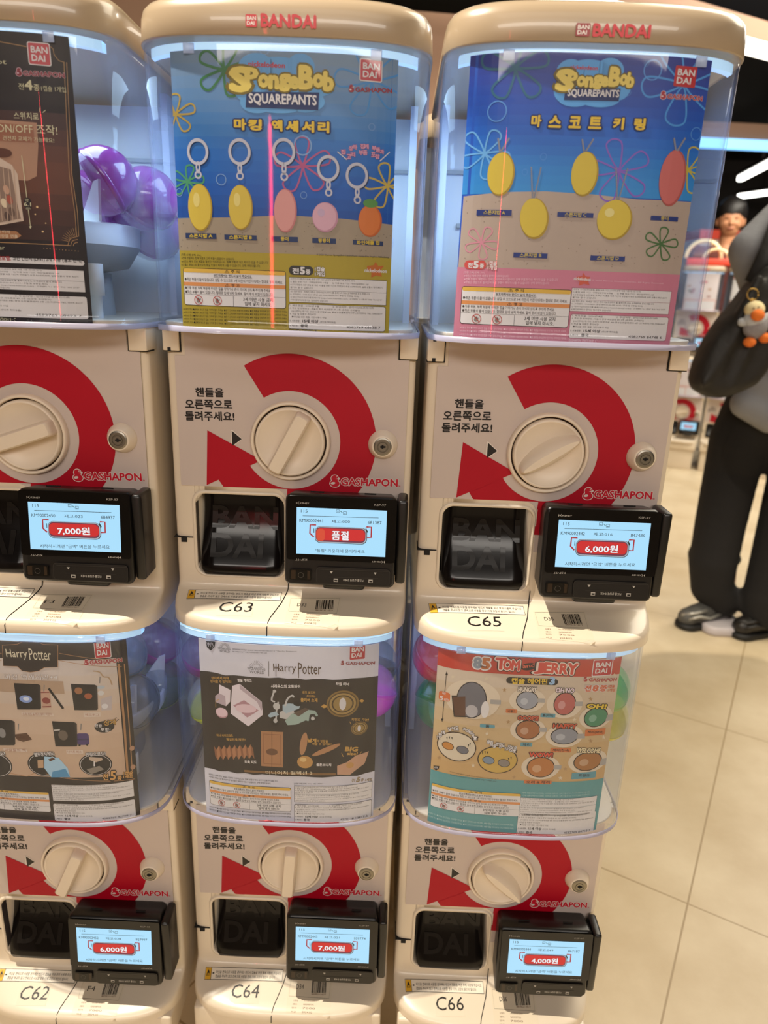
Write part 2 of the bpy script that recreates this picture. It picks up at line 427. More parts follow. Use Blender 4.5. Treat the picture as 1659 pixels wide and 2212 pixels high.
for st, z0, z1, a0, a1 in (('BAN', -0.0545, -0.0285, -0.096, -0.018), ('DAI', -0.0860, -0.0600, -0.096, -0.034)):
    vs, fs = text2d(st, 0.03, 3); mx, Mx = min(v[0] for v in vs), max(v[0] for v in vs); my, My = min(v[1] for v in vs), max(v[1] for v in vs)
    q = []
    for v in vs:
        z = z0+(z1-z0)*(v[1]-my)/(My-my); q.append((a0+(a1-a0)*(v[0]-mx)/(Mx-mx), flap_y(z)-0.0022, z))
    t_ = bmesh.new(); tv = [t_.verts.new((p[0], 0, p[2])) for p in q]
    for f in fs: t_.faces.new([tv[i] for i in f])
    z = z0+0.0015
    while z < z1: bmesh.ops.bisect_plane(t_, geom=list(t_.verts)+list(t_.edges)+list(t_.faces), dist=1e-7, plane_co=(0, 0, z), plane_no=(0, 0, 1)); z += 0.0015
    for v in t_.verts: v.co.y = flap_y(v.co.z)-0.0013
    b.bm(t_, SMOKE2, True)
ME['flap_lettering'] = b.mesh('flap_lettering')
# dark slit where the door ends, the little square hinge hole, and the seam over the shelf
b = MB()
b.box(-0.1372, -0.1150, -0.0006, 0.03, -0.0634, -0.0624, DARKGAP); b.box(-0.1290, -0.1225, -0.0007, 0.002, -0.0690, -0.0634, DARKGAP)
ME['hinge_gap'] = b.mesh('hinge_gap'); b = MB()
seam = [(-0.0030, -0.0004, -0.1090), (-0.0036, -0.0030, -0.1225), (-0.0052, -0.0095, -0.1263), (-0.0082, -0.0255, -0.1304), (-0.0125, -0.0385, -0.1338), (-0.0168, -0.0515, -0.1371), (-0.0182, -0.0580, -0.1397), (-0.0187, -0.0622, -0.1450), (-0.0188, -0.0625, -0.1545)]
b.tube(seam, 0.00055, DARKGAP, 6)
ME['door_seam'] = b.mesh('door_seam')
# grey film on the door with the red turn arrow
b = MB()
pan = [(-0.1257, 0.0010), (-0.1252, 0.0), (-0.025, 0.0)]
for i in range(1, 9):
    t = radians(90-90*i/8); pan.append((-0.0165+0.0165*cos(t)-0.0042, -0.0165+0.0165*sin(t)))
pan += [(-0.0042, -0.0600), (0.1262, -0.0600), (0.1280, -0.0585), (0.1285, 0.1500), (0.1152, 0.1500), (0.1152, 0.1775), (-0.1144, 0.1775), (-0.1144, 0.1455), (-0.1250, 0.1455), (-0.1257, 0.1448)]
b.prism(pan, -0.0006, 0.0005, GREYST)
b.line = None
ME['door_film'] = b.mesh('door_film')
def clip(poly, ax, lim, keep_ge):
    out = []
    for i in range(len(poly)):
        p, q = poly[i], poly[(i+1) % len(poly)]; ip = (p[ax] >= lim) == keep_ge; iq = (q[ax] >= lim) == keep_ge
        if ip: out.append(p)
        if ip != iq:
            t = (lim-p[ax])/(q[ax]-p[ax]); out.append((p[0]+(q[0]-p[0])*t, p[1]+(q[1]-p[1])*t))
    return out
b = MB(); KC = (0.0, 0.0563); r0, r1 = 0.0554, 0.0955
def red_poly(pts, y=-0.00085):
    for q in (clip(pts, 1, 0.0002, True), clip(clip(clip(pts, 1, 0.0002, False), 0, -0.0040, True), 1, -0.0598, True), ):
        if len(q) > 2: b.add([(p[0], y, p[1]) for p in q], [list(range(len(q)))], RED)
    q = clip(clip(clip(pts, 1, 0.0002, False), 0, -0.0040, False), 0, -0.0195, True)       # the bit above the lip's round corner
    q = [p for p in q if True]
    if len(q) > 2 and all((p[0]+0.0207)**2+(p[1]+0.0165)**2 > 0.0165**2*0.98 for p in q): b.add([(p[0], y, p[1]) for p in q], [list(range(len(q)))], RED)
a_ = [122 - (122+151.5)*i/110 for i in range(111)]
for t0, t1 in zip(a_, a_[1:]):
    for k in range(4):
        ra, rb_ = r0+(r1-r0)*k/4, r0+(r1-r0)*(k+1)/4
        red_poly([(KC[0]+r*cos(radians(t)), KC[1]+r*sin(radians(t))) for r, t in ((ra, t1), (rb_, t1), (rb_, t0), (ra, t0))])
red_poly([(-0.0932, 0.0647), (-0.0964, 0.0013), (-0.0330, 0.0327)], -0.00097)
red_poly([(-0.0814, 0.0075), (-0.070, -0.0065), (-0.0449, 0.0263)], -0.00109)
ME['turn_arrow'] = b.mesh('turn_arrow')
# lettering on the door
pr = Print(Surf('door', 'C63')); pr.z = (330, 700, 2.6333)
pr.part('instruction_lettering')
pr.text(BLACK, '핸들을', 244, 412, 405, 416, 52, 9, 0.03); pr.text(BLACK, '오른쪽으로', 187, 482, 455, 486, 54, 9, 0.03); pr.text(BLACK, '돌려주세요!', 187, 548, 467, 552, 54, 9, 0.03)
pr.poly(mat('print_white', '#d8cfc6', 0.5), [(444, 600), (444, 700), (458, 696), (512, 653), (455, 602)], 8.6)
pr.poly(BLACK, [(450, 606), (453, 692), (507, 653)], 9)
pr.part('brand_logo')
WL = mat('print_warm_white', '#dccfc8', 0.45)
pr.text(REDL, 'GASHAPON', 1070, 917, 1393, 925, 44, 9, 0.035, out=[(WL, 0.045)]); pr.text(REDL, '™', 1396, 924, 1408, 925, 7, 9)
for MM, e, ly in ((WL, 4, 9.0), (REDL, 0, 9.3)):
    pr.ell(MM, 1036, 878, 20+e, 20+e, ly); pr.ell(MM, 1036, 906, 27+e, 20+e, ly+0.05)
pr.poly(WL, [(1040, 880), (1066, 872), (1064, 884)], 9.6); pr.ell(WL, 1026, 904, 13, 7, 9.6, 10); pr.ell(WL, 1046, 868, 3, 3, 9.6)
for k, o in pr.parts.items(): ME[k] = o.mesh(k)
# knob ring, turning handle in its two kinds
b = MB(); b.lathe([(0.0447, 0.0), (0.0447, -0.0040), (0.0436, -0.0072), (0.0420, -0.0080), (0.0407, -0.0070), (0.0403, -0.0030), (0.0400, 0.002)], CREAM2, c=(0, 0, 0.0563), n=72)
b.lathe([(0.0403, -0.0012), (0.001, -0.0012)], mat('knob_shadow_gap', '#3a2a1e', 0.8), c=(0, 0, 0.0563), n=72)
ME['knob_ring'] = b.mesh('knob_ring')
def handle(kind):
    b = MB(); b.lathe([(0.0386, -0.0010), (0.0386, -0.0080), (0.0378, -0.0098), (0.0364, -0.0104), (0.0352, -0.0098), (0.0345, -0.0088), (0.022, -0.0072), (0.0195, -0.0062), (0.0005, -0.0062)], CREAM2, n=72)
    if kind == 'bar':
        rings = []
        for y, l, w in ((-0.004, 0.0372, 0.0092), (-0.016, 0.0364, 0.0086), (-0.0225, 0.0355, 0.0080), (-0.0242, 0.0338, 0.0066)):
            rings.append([(p[0], y, p[1]) for p in rrect(-l, -w, l, w, 0.0035, 4)])
        b.loft(rings, CREAM2, False, True, True)
    else:
        rings = []
        for y, l, w in ((-0.004, 0.0372, 0.0150), (-0.014, 0.0362, 0.0122), (-0.0205, 0.0352, 0.0085), (-0.0230, 0.0330, 0.0045)):
            up = [(l*cos(t), w*sin(t)**1.0) for t in [pi*i/20 for i in range(21)]]; dn = [(l*cos(t), w*0.80*sin(t)) for t in [pi+pi*i/20 for i in range(1, 20)]]
            rings.append([(p[0], y, p[1]) for p in up+dn])
        b.loft(rings, CREAM2, False, True, True)
    me = b.mesh('turn_handle')
    return me
ME['bar'] = handle('bar'); ME['lens'] = handle('lens')
# lock
b = MB(); b.lathe([(0.0165, 0.0), (0.0163, -0.0022), (0.0152, -0.0042), (0.0120, -0.0120), (0.0108, -0.0132), (0.0100, -0.0130)], CREAM2, c=(0.103, 0, 0.0563), n=40)
ME['lock_collar'] = b.mesh('lock_collar')
b = MB(); b.lathe([(0.0102, -0.0100), (0.0100, -0.0136), (0.0085, -0.0142), (0.0062, -0.0142), (0.0058, -0.0136), (0.0052, -0.0136), (0.0048, -0.0143), (0.0002, -0.0143)], STEELD, c=(0.103, 0, 0.0563), n=36, smooth=False)
b.box(0.1005, 0.1062, -0.0150, -0.0142, 0.0554, 0.0573, DARKGAP); b.box(0.1020, 0.1040, -0.0150, -0.0142, 0.0544, 0.0583, DARKGAP)
ME['key_cylinder'] = b.mesh('key_cylinder')
# corner blocks that hold the canopy
b = MB()
b.box(-0.1372, -0.1195, -0.0036, 0.03, 0.1505, 0.1760, CREAM, 0.0012); b.box(-0.1320, -0.1285, -0.0040, 0.0, 0.1505, 0.1540, DARKGAP); b.box(-0.1320, -0.1285, -0.0040, 0.0, 0.1712, 0.1745, DARKGAP)
b.box(-0.1374, -0.1183, -0.0012, 0.02, 0.1494, 0.1506, DARKGAP); b.box(-0.1195, -0.1183, -0.0014, 0.01, 0.1496, 0.1760, DARKGAP)
ME['corner_block'] = b.mesh('corner_block')
b = MB(); b.box(0.1178, 0.1372, -0.0036, 0.03, 0.1505, 0.1760, CREAM, 0.0012); b.box(0.1166, 0.1374, -0.0012, 0.02, 0.1495, 0.1506, DARKGAP); b.box(0.1166, 0.1180, -0.0016, 0.01, 0.1500, 0.1760, DARKGAP)
ME['corner_block_right'] = b.mesh('corner_block')
# deck under the capsules, back panel, rotor, chute
b = MB(); b.loft([plan(0.1775, -0.052, 0.008, 3, 0.130, 0.27), plan(0.1815, -0.054, 0.008, 3, 0.1315, 0.27), plan(0.1825, -0.053, 0.008, 3, 0.1305, 0.27)], CREAM)
ME['capsule_deck'] = b.mesh('capsule_deck')
b = MB(); b.box(-0.126, 0.126, 0.205, 0.213, 0.182, 0.424, WHITEP); b.box(-0.128, -0.120, 0.14, 0.206, 0.182, 0.424, WHITEP); b.box(0.120, 0.128, 0.14, 0.206, 0.182, 0.424, WHITEP); b.box(-0.126, 0.126, 0.200, 0.2052, 0.362, 0.366, GREYP); b.box(-0.1, 0.1, 0.200, 0.2052, 0.30, 0.305, GREYP)
ME['back_panel'] = b.mesh('back_panel')
b = MB(); cc = (0, 0.075, 0)
b.lathe([(0.104, 0.256), (0.106, 0.276), (0.103, 0.278), (0.100, 0.258), (0.060, 0.244), (0.020, 0.244)], WHITEP, 'z', cc, 64)
b.lathe([(0.104, 0.256), (0.090, 0.234), (0.060, 0.228), (0.02, 0.228)], GREYP, 'z', cc, 64)
for k in range(8):
    t = 2*pi*k/8+0.25; d = Vector((cos(t), sin(t), 0)); q = Vector((-sin(t), cos(t), 0))*0.0016; c = Vector(cc)
    P = [c+d*0.050+Vector((0, 0, 0.246)), c+d*0.101+Vector((0, 0, 0.262)), c+d*0.106+Vector((0, 0, 0.318)), c+d*0.098+Vector((0, 0, 0.316))]
    b.add([p-q for p in P]+[p+q for p in P], [[3, 2, 1, 0], [4, 5, 6, 7], [0, 1, 5, 4], [1, 2, 6, 5], [2, 3, 7, 6], [3, 0, 4, 7]], WHITEP)
ME['rotor'] = b.mesh('rotor')
b = MB(); b.lathe([(0.072, 0.182), (0.070, 0.228)], GREYP, 'z', cc, 48); b.lathe([(0.0075, 0.182), (0.0075, 0.205), (0.0105, 0.205), (0.0105, 0.236)], WHITEP, 'z', (0.085, 0.0, 0), 20); b.box(0.060, 0.074, -0.012, 0.004, 0.182, 0.204, WHITEP, 0.002)
b.lathe([(0.0075, 0.182), (0.0075, 0.205), (0.0105, 0.205), (0.0105, 0.236)], WHITEP, 'z', (-0.085, 0.0, 0), 20)
ME['rotor_stand'] = b.mesh('rotor_stand')
# canopy: clear shell, open above and below, with a flange at its foot and clips at its head
def canopy(ztop):
    b = MB(); o_ = lambda z, e=0: plan(z, -0.0635-e, 0.008, 3, 0.1364+e, 0.252+e); i_ = lambda z: plan(z, -0.0612, 0.008, 3, 0.1343, 0.250)
    b.loft([o_(0.1742, 0.0006), o_(0.1800, 0.0010), o_(0.1806, 0), o_(0.1812, 0), o_(0.19), o_(0.25), o_(0.34), o_(ztop-0.008), o_(ztop), i_(ztop), i_(0.34), i_(0.25), i_(0.19), i_(0.1742), o_(0.1742, 0.0006)], CANOPY, False, False)
    return b
ME['canopy_tall'] = canopy(0.4300).mesh('canopy'); ME['canopy'] = canopy(0.4258).mesh('canopy')
b = MB(); FLG = mat('canopy_flange', (0.42, 0.40, 0.52, 1), 0.25, alpha=0.75)
b.loft([plan(0.1738, -0.0652, 0.008, 3, 0.1378, 0.2535), plan(0.1795, -0.0656, 0.008, 3, 0.1382, 0.2537), plan(0.1795, -0.0645, 0.008, 3, 0.1374, 0.2530), plan(0.1738, -0.0642, 0.008, 3, 0.1371, 0.2528), plan(0.1738, -0.0652, 0.008, 3, 0.1378, 0.2535)], FLG, False, False)
ME['canopy_foot'] = b.mesh('canopy_foot')
CLIP = mat('canopy_clip', (0.55, 0.66, 0.9, 1), 0.2, alpha=0.6)
for a in (-0.082, 0.0858):
    b = MB(); y = Surf('poster', 'C63').pos(a, 0).y; b.box(a-0.005, a+0.005, y-0.0022, y-0.0011, 0.4160, 0.4245, CLIP, 0.0005)
    ME['clip%g' % (a > 0)] = b.mesh('canopy_clip')
b = MB(); pts = [Surf('poster', 'C63').pos(-0.1235+0.247*i/48, 0) for i in range(49)]
b.loft([[(p.x, p.y+dy, z) for p in pts] for dy, z in ((0.0002, 0.4175), (0.0002, 0.4252), (0.010, 0.4252), (0.010, 0.4175), (0.0002, 0.4175))], LEDM, False, False, False, close=False)
ME['light_bar'] = b.mesh('light_bar')
b = MB()
b.loft([plan(0.4292, -0.0610, 0.008, 3.2, 0.1350, 0.258), plan(0.4290, -0.0650, 0.008, 3.2, 0.1374, 0.260), plan(0.4300, -0.0656, 0.008, 3.2, 0.1378, 0.261), plan(0.4500, -0.0640, 0.008, 3.2, 0.1366, 0.261), plan(0.4560, -0.0622, 0.009, 3.2, 0.1352, 0.259), plan(0.4605, -0.0580, 0.011, 3.2, 0.1322, 0.256), plan(0.4640, -0.0510, 0.014, 3.2, 0.127, 0.250), plan(0.4660, -0.0400, 0.02, 3.2, 0.117, 0.240)], mat('tan_lid_plastic', '#a8957c', 0.30, coat=0.3))
b.lathe([(0.0, 0.4288), (0.006, 0.4288)], DARKGAP, 'z', (0.098, -0.012, 0), 16); b.lathe([(0.0, 0.4288), (0.006, 0.4288)], DARKGAP, 'z', (-0.098, -0.012, 0), 16)
ME['lid'] = b.mesh('lid')
pl = Print(Surf('lid', 'C63')); pl.z = (300, 0, 2.5136); pl.part('lid_logo')
BRED = mat('brand_red', '#c01c28', 0.4)
def brand_square(P, x0, y0, x1, y1, layer=6, wh=None, red=None, border=None, dk=0):
    """red square with BAN over DAI; corners in the current zoom's pixels"""
    wh = wh or ink('#e6e0dc'); red = red or BRED
    a0, b0, a1, b1 = P.rect(red, x0, y0, x1, y1, layer, r=0.0012)
    if border:
        e = (a1-a0)*0.05; P.rect(border, a0-e, b0-e, a1+e, b1+e, layer-0.5, r=0.0018, px=False)
    w, h = a1-a0, b1-b0
    for st, fy, fx in (('BAN', 0.54, 0.80), ('DAI', 0.14, 0.66)):
        P.text(wh, st, a0+w*0.12, b0+h*fy, a0+w*(0.12+fx), b0+h*fy, h*0.32, layer+0.5, 0.03, px=False)
brand_square(pl, 579, 78, 642, 148)
pl.text(BRED, 'BANDAI', 662, 147, 963, 157, 74, 6, 0.04)
ME['lid_logo'] = pl.parts['lid_logo'].mesh('lid_logo')
pl = Print(Surf('lid', 'C65')); pl.z = (920, 0, 2.245); pl.part('lid_logo')
brand_square(pl, 730, 112, 793, 178, red=mat('brand_red_dark', '#8e2226', 0.4)); pl.text(BRED, 'BANDAI', 806, 178, 1086, 186, 64, 6, 0.04)
ME['lid_logo_right'] = pl.parts['lid_logo'].mesh('lid_logo')

def shelf_labels(key, num, code):
    """stickers lying on the shelf: warning strip, machine number, stock label"""
    P = Print(Surf('shelf', key), 'C63'); P.z = (330, 1040, 5.3516)
    lw = mat('label_paper', '#e6dccb', 0.5); P.part('warning_label')
    P.poly(BLACK, [(416, 1247), (1492, 1286), (1474, 1384), (389, 1346)], 1); P.poly(lw, [(419, 1251), (1487, 1290), (1470, 1380), (394, 1343)], 2)
    P.poly(mat('label_yellow', '#d9a527', 0.5), [(421, 1253), (497, 1256), (478, 1346), (396, 1343)], 3); P.line(BLACK, [(498, 1255), (478, 1346)], 0.0005, 4)
    P.poly(BLACK, [(452, 1266), (430, 1297), (470, 1298)], 4); P.text(BLACK, '경고!', 414, 1318, 468, 1320, 20, 4, 0.02)
    P.ell(BLACK, 518, 1300, 14, 9, 4)
    P.text(BLACK, '머신을 연속으로 사용할 경우에는 반드시 캡슐을 꺼낸 후에 사용해 주십시오.', 552, 1304, 1460, 1330, 24, 4)
    P.text(BLACK, '캡슐을 꺼내지 않고 연속으로 사용할 경우 기계 고장의 원인이 됩니다.', 540, 1337, 1375, 1362, 24, 4)
    if num:
        P.part('number_label'); P.poly(mat('clear_tape', '#ddcfba', 0.25), [(765, 1372), (1170, 1378), (1145, 1560), (730, 1548)], 0.6)
        P.text(BLACK, num, 748, 1504, 1138, 1512, 108, 3, 0.0, slant=0.05)
    P.part('stock_label'); P.z = (590, 1040, 5.3516)
    P.poly(mat('stock_label_paper', '#d8cab2', 0.4), [(190, 1338), (785, 1340), (752, 1675), (130, 1632)], 0.8)
    fr = [(205, 1352), (768, 1356), (735, 1530), (178, 1502)]
    P.line(BLACK, fr, 0.0003, 2, True)
    P.text(BLACK, code, 275, 1446, 382, 1448, 38, 2)
    x = 495; rnd = random.Random(7)
    while x < 700:
        w = rnd.choice((4, 6, 9, 12)); P.poly(BLACK, [(x+6, 1374), (x+6+w, 1374), (x-6+w, 1482), (x-6, 1482)], 2); x += w+rnd.choice((4, 6, 8))
    P.text(ink('#6b4a38'), '8809823114577', 490, 1498, 690, 1504, 14, 2)
    br = ink('#7a5f4a')
    for i, (q, r_) in enumerate((('상품명', '코스코몰전용캡슐토이'), ('상품코드', 'GASHAPON'), ('단가', '7000'), ('비고', '2024.02'))):
        P.text(br, q, 235-10*i, 1545+i*30, 300-10*i, 1548+i*30, 14, 2); P.text(br, r_, 385-10*i, 1550+i*30, 560-10*i-30*(i % 2), 1556+i*30, 14, 2)
    return P

def machine(key, label, upper, angle, kind, num=None, code=None, loc=None, rz=0, group='capsule toy machines in the front rows'):
    t = empty('capsule_machine', loc if loc is not None else KEYS[key]-Vector((0, 0, BASE)), label, 'capsule machine', group, rz)
    up = (0, 0, BASE)
    g = lambda me, name=None, par=t, at=up: put(name or me, ME[me], par, at)
    g('housing'); g('tray_surround'); fl = g('tray_flap'); g('flap_lettering', None, fl, (0, 0, 0)); g('door_seam'); g('hinge_gap')
    df = g('door_film'); g('turn_arrow', None, df, (0, 0, 0)); g('instruction_lettering', None, df, (0, 0, 0)); g('brand_logo', None, df, (0, 0, 0))
    g('knob_ring'); h = g(kind, 'turn_handle', t, (0, 0, BASE+0.0563)); h.rotation_euler = (0, -radians(angle), 0)
    lk = g('lock_collar'); g('key_cylinder', None, lk, (0, 0, 0)); g('corner_block'); g('corner_block_right', 'corner_block')
    g('capsule_deck'); g('back_panel'); g('rotor_stand'); g('rotor')
    c = g('canopy_tall' if upper else 'canopy', 'canopy'); g('canopy_foot', None, c, (0, 0, 0)); g('clip0', 'canopy_clip', c, (0, 0, 0)); g('clip1', 'canopy_clip', c, (0, 0, 0)); g('light_bar')
    if upper:
        l = g('lid'); g('lid_logo_right' if key == 'C65' else 'lid_logo', 'lid_logo', l, (0, 0, 0))
    if code: shelf_labels(key, num, code).build(t, up)
    return t
MACH = {}
for key, lab, up_, ang, kind, num, code in (
    ('F3', 'cream capsule machine at upper left holding purple capsules, cut by the photo edge', True, 19, 'bar', None, 'F3'),
    ('C63', 'cream capsule machine in the middle of the top row, numbered C63', True, 62, 'bar', 'C63', 'D33'),
    ('C65', 'cream capsule machine at the right end of the top row, numbered C65', True, 33, 'lens', 'C65', 'D35'),
    ('C62', 'cream capsule machine at lower left, numbered C62, under the purple capsule machine', False, 66, 'bar', 'C62', 'F4'),
    ('C64', 'cream capsule machine in the middle of the bottom row, numbered C64', False, 86, 'bar', 'C64', 'D34'),
    ('C66', 'cream capsule machine at the right end of the bottom row, numbered C66', False, -43, 'lens', 'C66', 'D36')):
    MACH[key] = machine(key, lab, up_, ang, kind, num, code)
    o = KEYS[key]
    light('AREA', 'canopy_lamp', (o.x, o.y+0.02, o.z+0.4160), (o.x, o.y+0.02, o.z), 0.74 if up_ else 0.17, (0.56, 0.80, 1.0) if up_ else (0.45, 0.58, 1.0), shape='RECTANGLE', size=0.20, size_y=0.10)
# low stands under the bottom row
for key, lab in (('C62', 'low cream stand on the floor under machine C62'), ('C64', 'low cream stand on the floor under machine C64'), ('C66', 'low cream stand on the floor under machine C66')):
    o = KEYS[key]; zt = o.z-0.155; t = empty('machine_stand', (o.x, o.y, 0), lab, 'stand', 'stands under the bottom row')
    MB().box(-0.130, 0.130, -0.045, 0.285, zt-0.05, zt, CREAM, 0.004).build('stand_top', t)
    for sx in (-1, 1):
        for y in (-0.03, 0.26): MB().box(sx*0.108-0.018, sx*0.108+0.018, y-0.012, y+0.020, 0.0, zt-0.05, CREAM, 0.003).build('leg', t)

# ------------------------------------------------------------------ payment terminals
SCR = mat('lit_screen', (0.40, 0.75, 1.0, 1), 0.3, emit=0.90); SCR.node_tree.nodes['Principled BSDF'].inputs['Base Color'].default_value = (0.02, 0.02, 0.02, 1)
def lit(h, e=0.8):
    M = mat('lit_' + h.lstrip('#'), h, 0.4, emit=e); M.node_tree.nodes['Principled BSDF'].inputs['Base Color'].default_value = (0.02, 0.02, 0.02, 1); return M
def terminal(key, label, km, stock, code6, price, line, dx=0.0, dz=0.0):
    o = KEYS[key]+Vector((dx, 0, dz)); zb = -0.102
    t = empty('payment_terminal', o+Vector((0, 0, zb)), label, 'payment terminal', 'card payment terminals'); up = (0, 0, -zb)
    b = MB(); S = Surf('terminal', key); rings = []
    out = rrect(-0.0012, -0.0985, 0.1218, 0.0042, 0.0065, 5)
    for inset, h in ((0.0, None), (0.0, -0.006), (0.0008, -0.0035), (0.0030, -0.0016)):
        q = rrect(-0.0012+inset, -0.0985+inset, 0.1218-inset, 0.0042-inset, 0.0065-inset*0.6, 5)
        rings.append([(p[0], 0.0004 if h is None else S.pos(p[0], p[1], h).y, p[1]) for p in q])
    rings[0] = [(p[0]*0.96+0.002, -0.0030, p[1]*0.94-0.004) for p in out]
    b.loft(rings, BLKPL)
    b.box(0.025, 0.040, -0.0230, -0.0215, 0.0036, 0.0050, DARKGAP); b.box(0.085, 0.098, -0.0230, -0.0215, 0.0036, 0.0050, DARKGAP)
    b.build('body', t, up)
    b = MB(); b.box(0.1224, 0.1335, -0.0400, -0.0040, -0.0950, 0.0030, BLKPL, 0.0035); b.box(0.1217, 0.1226, -0.030, -0.006, -0.088, -0.004, DARKGAP); b.build('side_reader', t, up)
    MB().box(0.040, 0.0885, -0.0320, -0.0030, -0.1085, -0.0965, BLKPL, 0.004).build('mount_bracket', t, up)
    P = Print(S, 'C63'); P.s.kind = P.r.kind = 'terminal'; P.z = (590, 1040, 5.3516)
    wt = ink('#9a958e')
    gl = P.part('display_glass'); gl.rect(BLKGL, 168, 158, 1405, 942, 17, r=0.003)
    P.part('screen'); P.rect(SCR, 276, 290, 1296, 866, 21)
    P.part('screen_text'); ck = lit('#101418', 0.02); dr = lit('#5a1620', 0.05)
    P.text(ck, '115', 326, 350, 400, 353, 34, 24)
    for x, y in ((752, 336), (832, 358)): P.line(ck, [(x-18, y-16), (x+18, y-15), (x+17, y+17), (x-18, y+16)], 0.0005, 24, True); P.line(ck, [(x-8, y+8), (x+8, y+8)], 0.0005, 24)
    P.line(lit('#1d7a3a', 0.3), [(780, 340), (792, 342), (794, 352), (808, 354)], 0.0006, 24)
    P.line(lit('#3c5060', 0.2), [(345, 388), (1220, 413)], 0.0005, 24)
    P.text(ck, km, 308, 458, 578, 466, 36, 24); P.text(ck, stock, 678, 472, 890, 476, 38, 24); P.text(ck, code6, 1096, 484, 1255, 488, 36, 24)
    rd = lit('#b81f2c', 0.75)
    P.line(rd, [(500, 494), (432, 494), (428, 590), (474, 634)], 0.0016, 24); P.line(rd, [(1080, 518), (1138, 519), (1134, 640), (1076, 638)], 0.0016, 24); P.line(ck, [(474, 535), (474, 585)], 0.0007, 24)
    P.poly(lit('#0d4a3a', 0.3), [(1070, 520), (1098, 572), (1070, 610)], 24)
    P.rect(lit('#3a5a66', 0.5), 488, 506, 1084, 722, 25, r=0.006); P.rect(lit('#b9c6d2', 0.7), 492, 508, 1078, 716, 26, r=0.006); P.rect(lit('#7c2f50', 0.6), 498, 516, 1066, 704, 27, r=0.005); P.rect(lit('#d7141d', 0.8), 500, 528, 1062, 686, 28, r=0.005)
    if price == '품절': P.rect(lit('#e0472a', 0.8), 506, 536, 598, 676, 28.3, r=0.003)
    wd = 196 if price == '품절' else 370; cx = 778
    P.text(lit('#f4eef2', 0.9), price, cx-wd/2, 664, cx+wd/2, 670, 106 if price == '품절' else 92, 29, 0.03, out=[(lit('#8a1020', 0.4), 0.02)])
    lw = 570 if price == '품절' else 790
    P.text(dr, line, 775-lw/2, 810, 775+lw/2, 822, 40, 24)
    P.part('terminal_print')
    P.text(wt, 'KSNET', 312, 252, 420, 256, 18, 21, 0.02); P.poly(wt, [(268, 225), (280, 240), (268, 258)], 21); P.poly(wt, [(305, 222), (284, 240), (306, 260), (296, 241)], 21)
    P.text(wt, 'KSP-97', 1172, 276, 1305, 282, 24, 21)
    P.text(wt, 'KSP-97', 262, 906, 395, 908, 22, 21, flip=True); P.text(wt, 'KSNET', 1140, 926, 1248, 930, 16, 21, 0.02, flip=True); P.poly(wt, [(1290, 908), (1276, 922), (1290, 940)], 21); P.poly(wt, [(1250, 905), (1272, 922), (1252, 942), (1262, 923)], 21)
    P.part('scanner_window'); P.rect(BLKGL, 192, 1008, 442, 1142, 6, r=0.0015); P.rect(mat('scanner_amber', '#2c2118', 0.15), 208, 1020, 428, 1130, 8, r=0.001); P.rect(BLKGL, 262, 1022, 395, 1128, 9, r=0.001); P.ell(mat('scanner_lens', '#3a3632', 0.1), 322, 1078, 34, 34, 10, hole=0.8)
    P.part('card_slot'); P.rect(mat('slot_edge', '#2b2826', 0.3), 500, 985, 1345, 1212, 5, r=0.004); P.rect(BLKPL, 505, 989, 1340, 1208, 6, r=0.004); P.rect(DARKGAP, 630, 1085, 1218, 1108, 8, r=0.0005); P.line(mat('slot_edge', '#2b2826', 0.3), [(636, 1102), (1216, 1116)], 0.0005, 9); P.line(mat('slot_edge', '#2b2826', 0.3), [(540, 1012), (1335, 1036)], 0.0006, 9)
    for x, y in ((674, 1048), (1180, 1062)): P.poly(wt, [(x-18, y-14), (x+18, y-12), (x, y+14)], 9)
    P.text(wt, '카드를 삽입해 주세요', 808, 1150, 1046, 1158, 30, 9, 0.02, flip=True)
    for x, y in ((725, 1138), (1127, 1150)): P.rect(wt, x-24, y-20, x+24, y+20, 9); P.rect(BLKPL, x-15, y-6, x+18, y+12, 10)
    obs = P.build(t, up); obs['screen_text'].parent = obs['screen']; obs['screen_text'].location = (0, 0, 0)
    return t
ask = '시작하시려면 "금액" 버튼을 누르세요'
terminal('F3', 'black card terminal showing 7,000원 on the upper left machine', 'KM90002450', '재고:023', '684937', '7,000원', ask, -0.0005)
terminal('C63', 'black card terminal showing 품절 on machine C63', 'KM90002441', '재고:000', '681387', '품절', '"품절" 카운터에 문의하세요')
terminal('C65', 'black card terminal showing 6,000원 on the upper right machine C65', 'KM90002442', '재고:016', '847486', '6,000원', ask, -0.001, 0.001)
terminal('C62', 'black card terminal showing 6,000원 on the lower left machine C62', 'KM90002452', '재고:038', '927997', '6,000원', ask)
terminal('C64', 'black card terminal showing 7,000원 on machine C64 in the bottom row', 'KM90002443', '재고:021', '109774', '7,000원', ask)
terminal('C66', 'black card terminal showing 4,000원 on machine C66', 'KM90002444', '재고:049', '867187', '4,000원', ask)
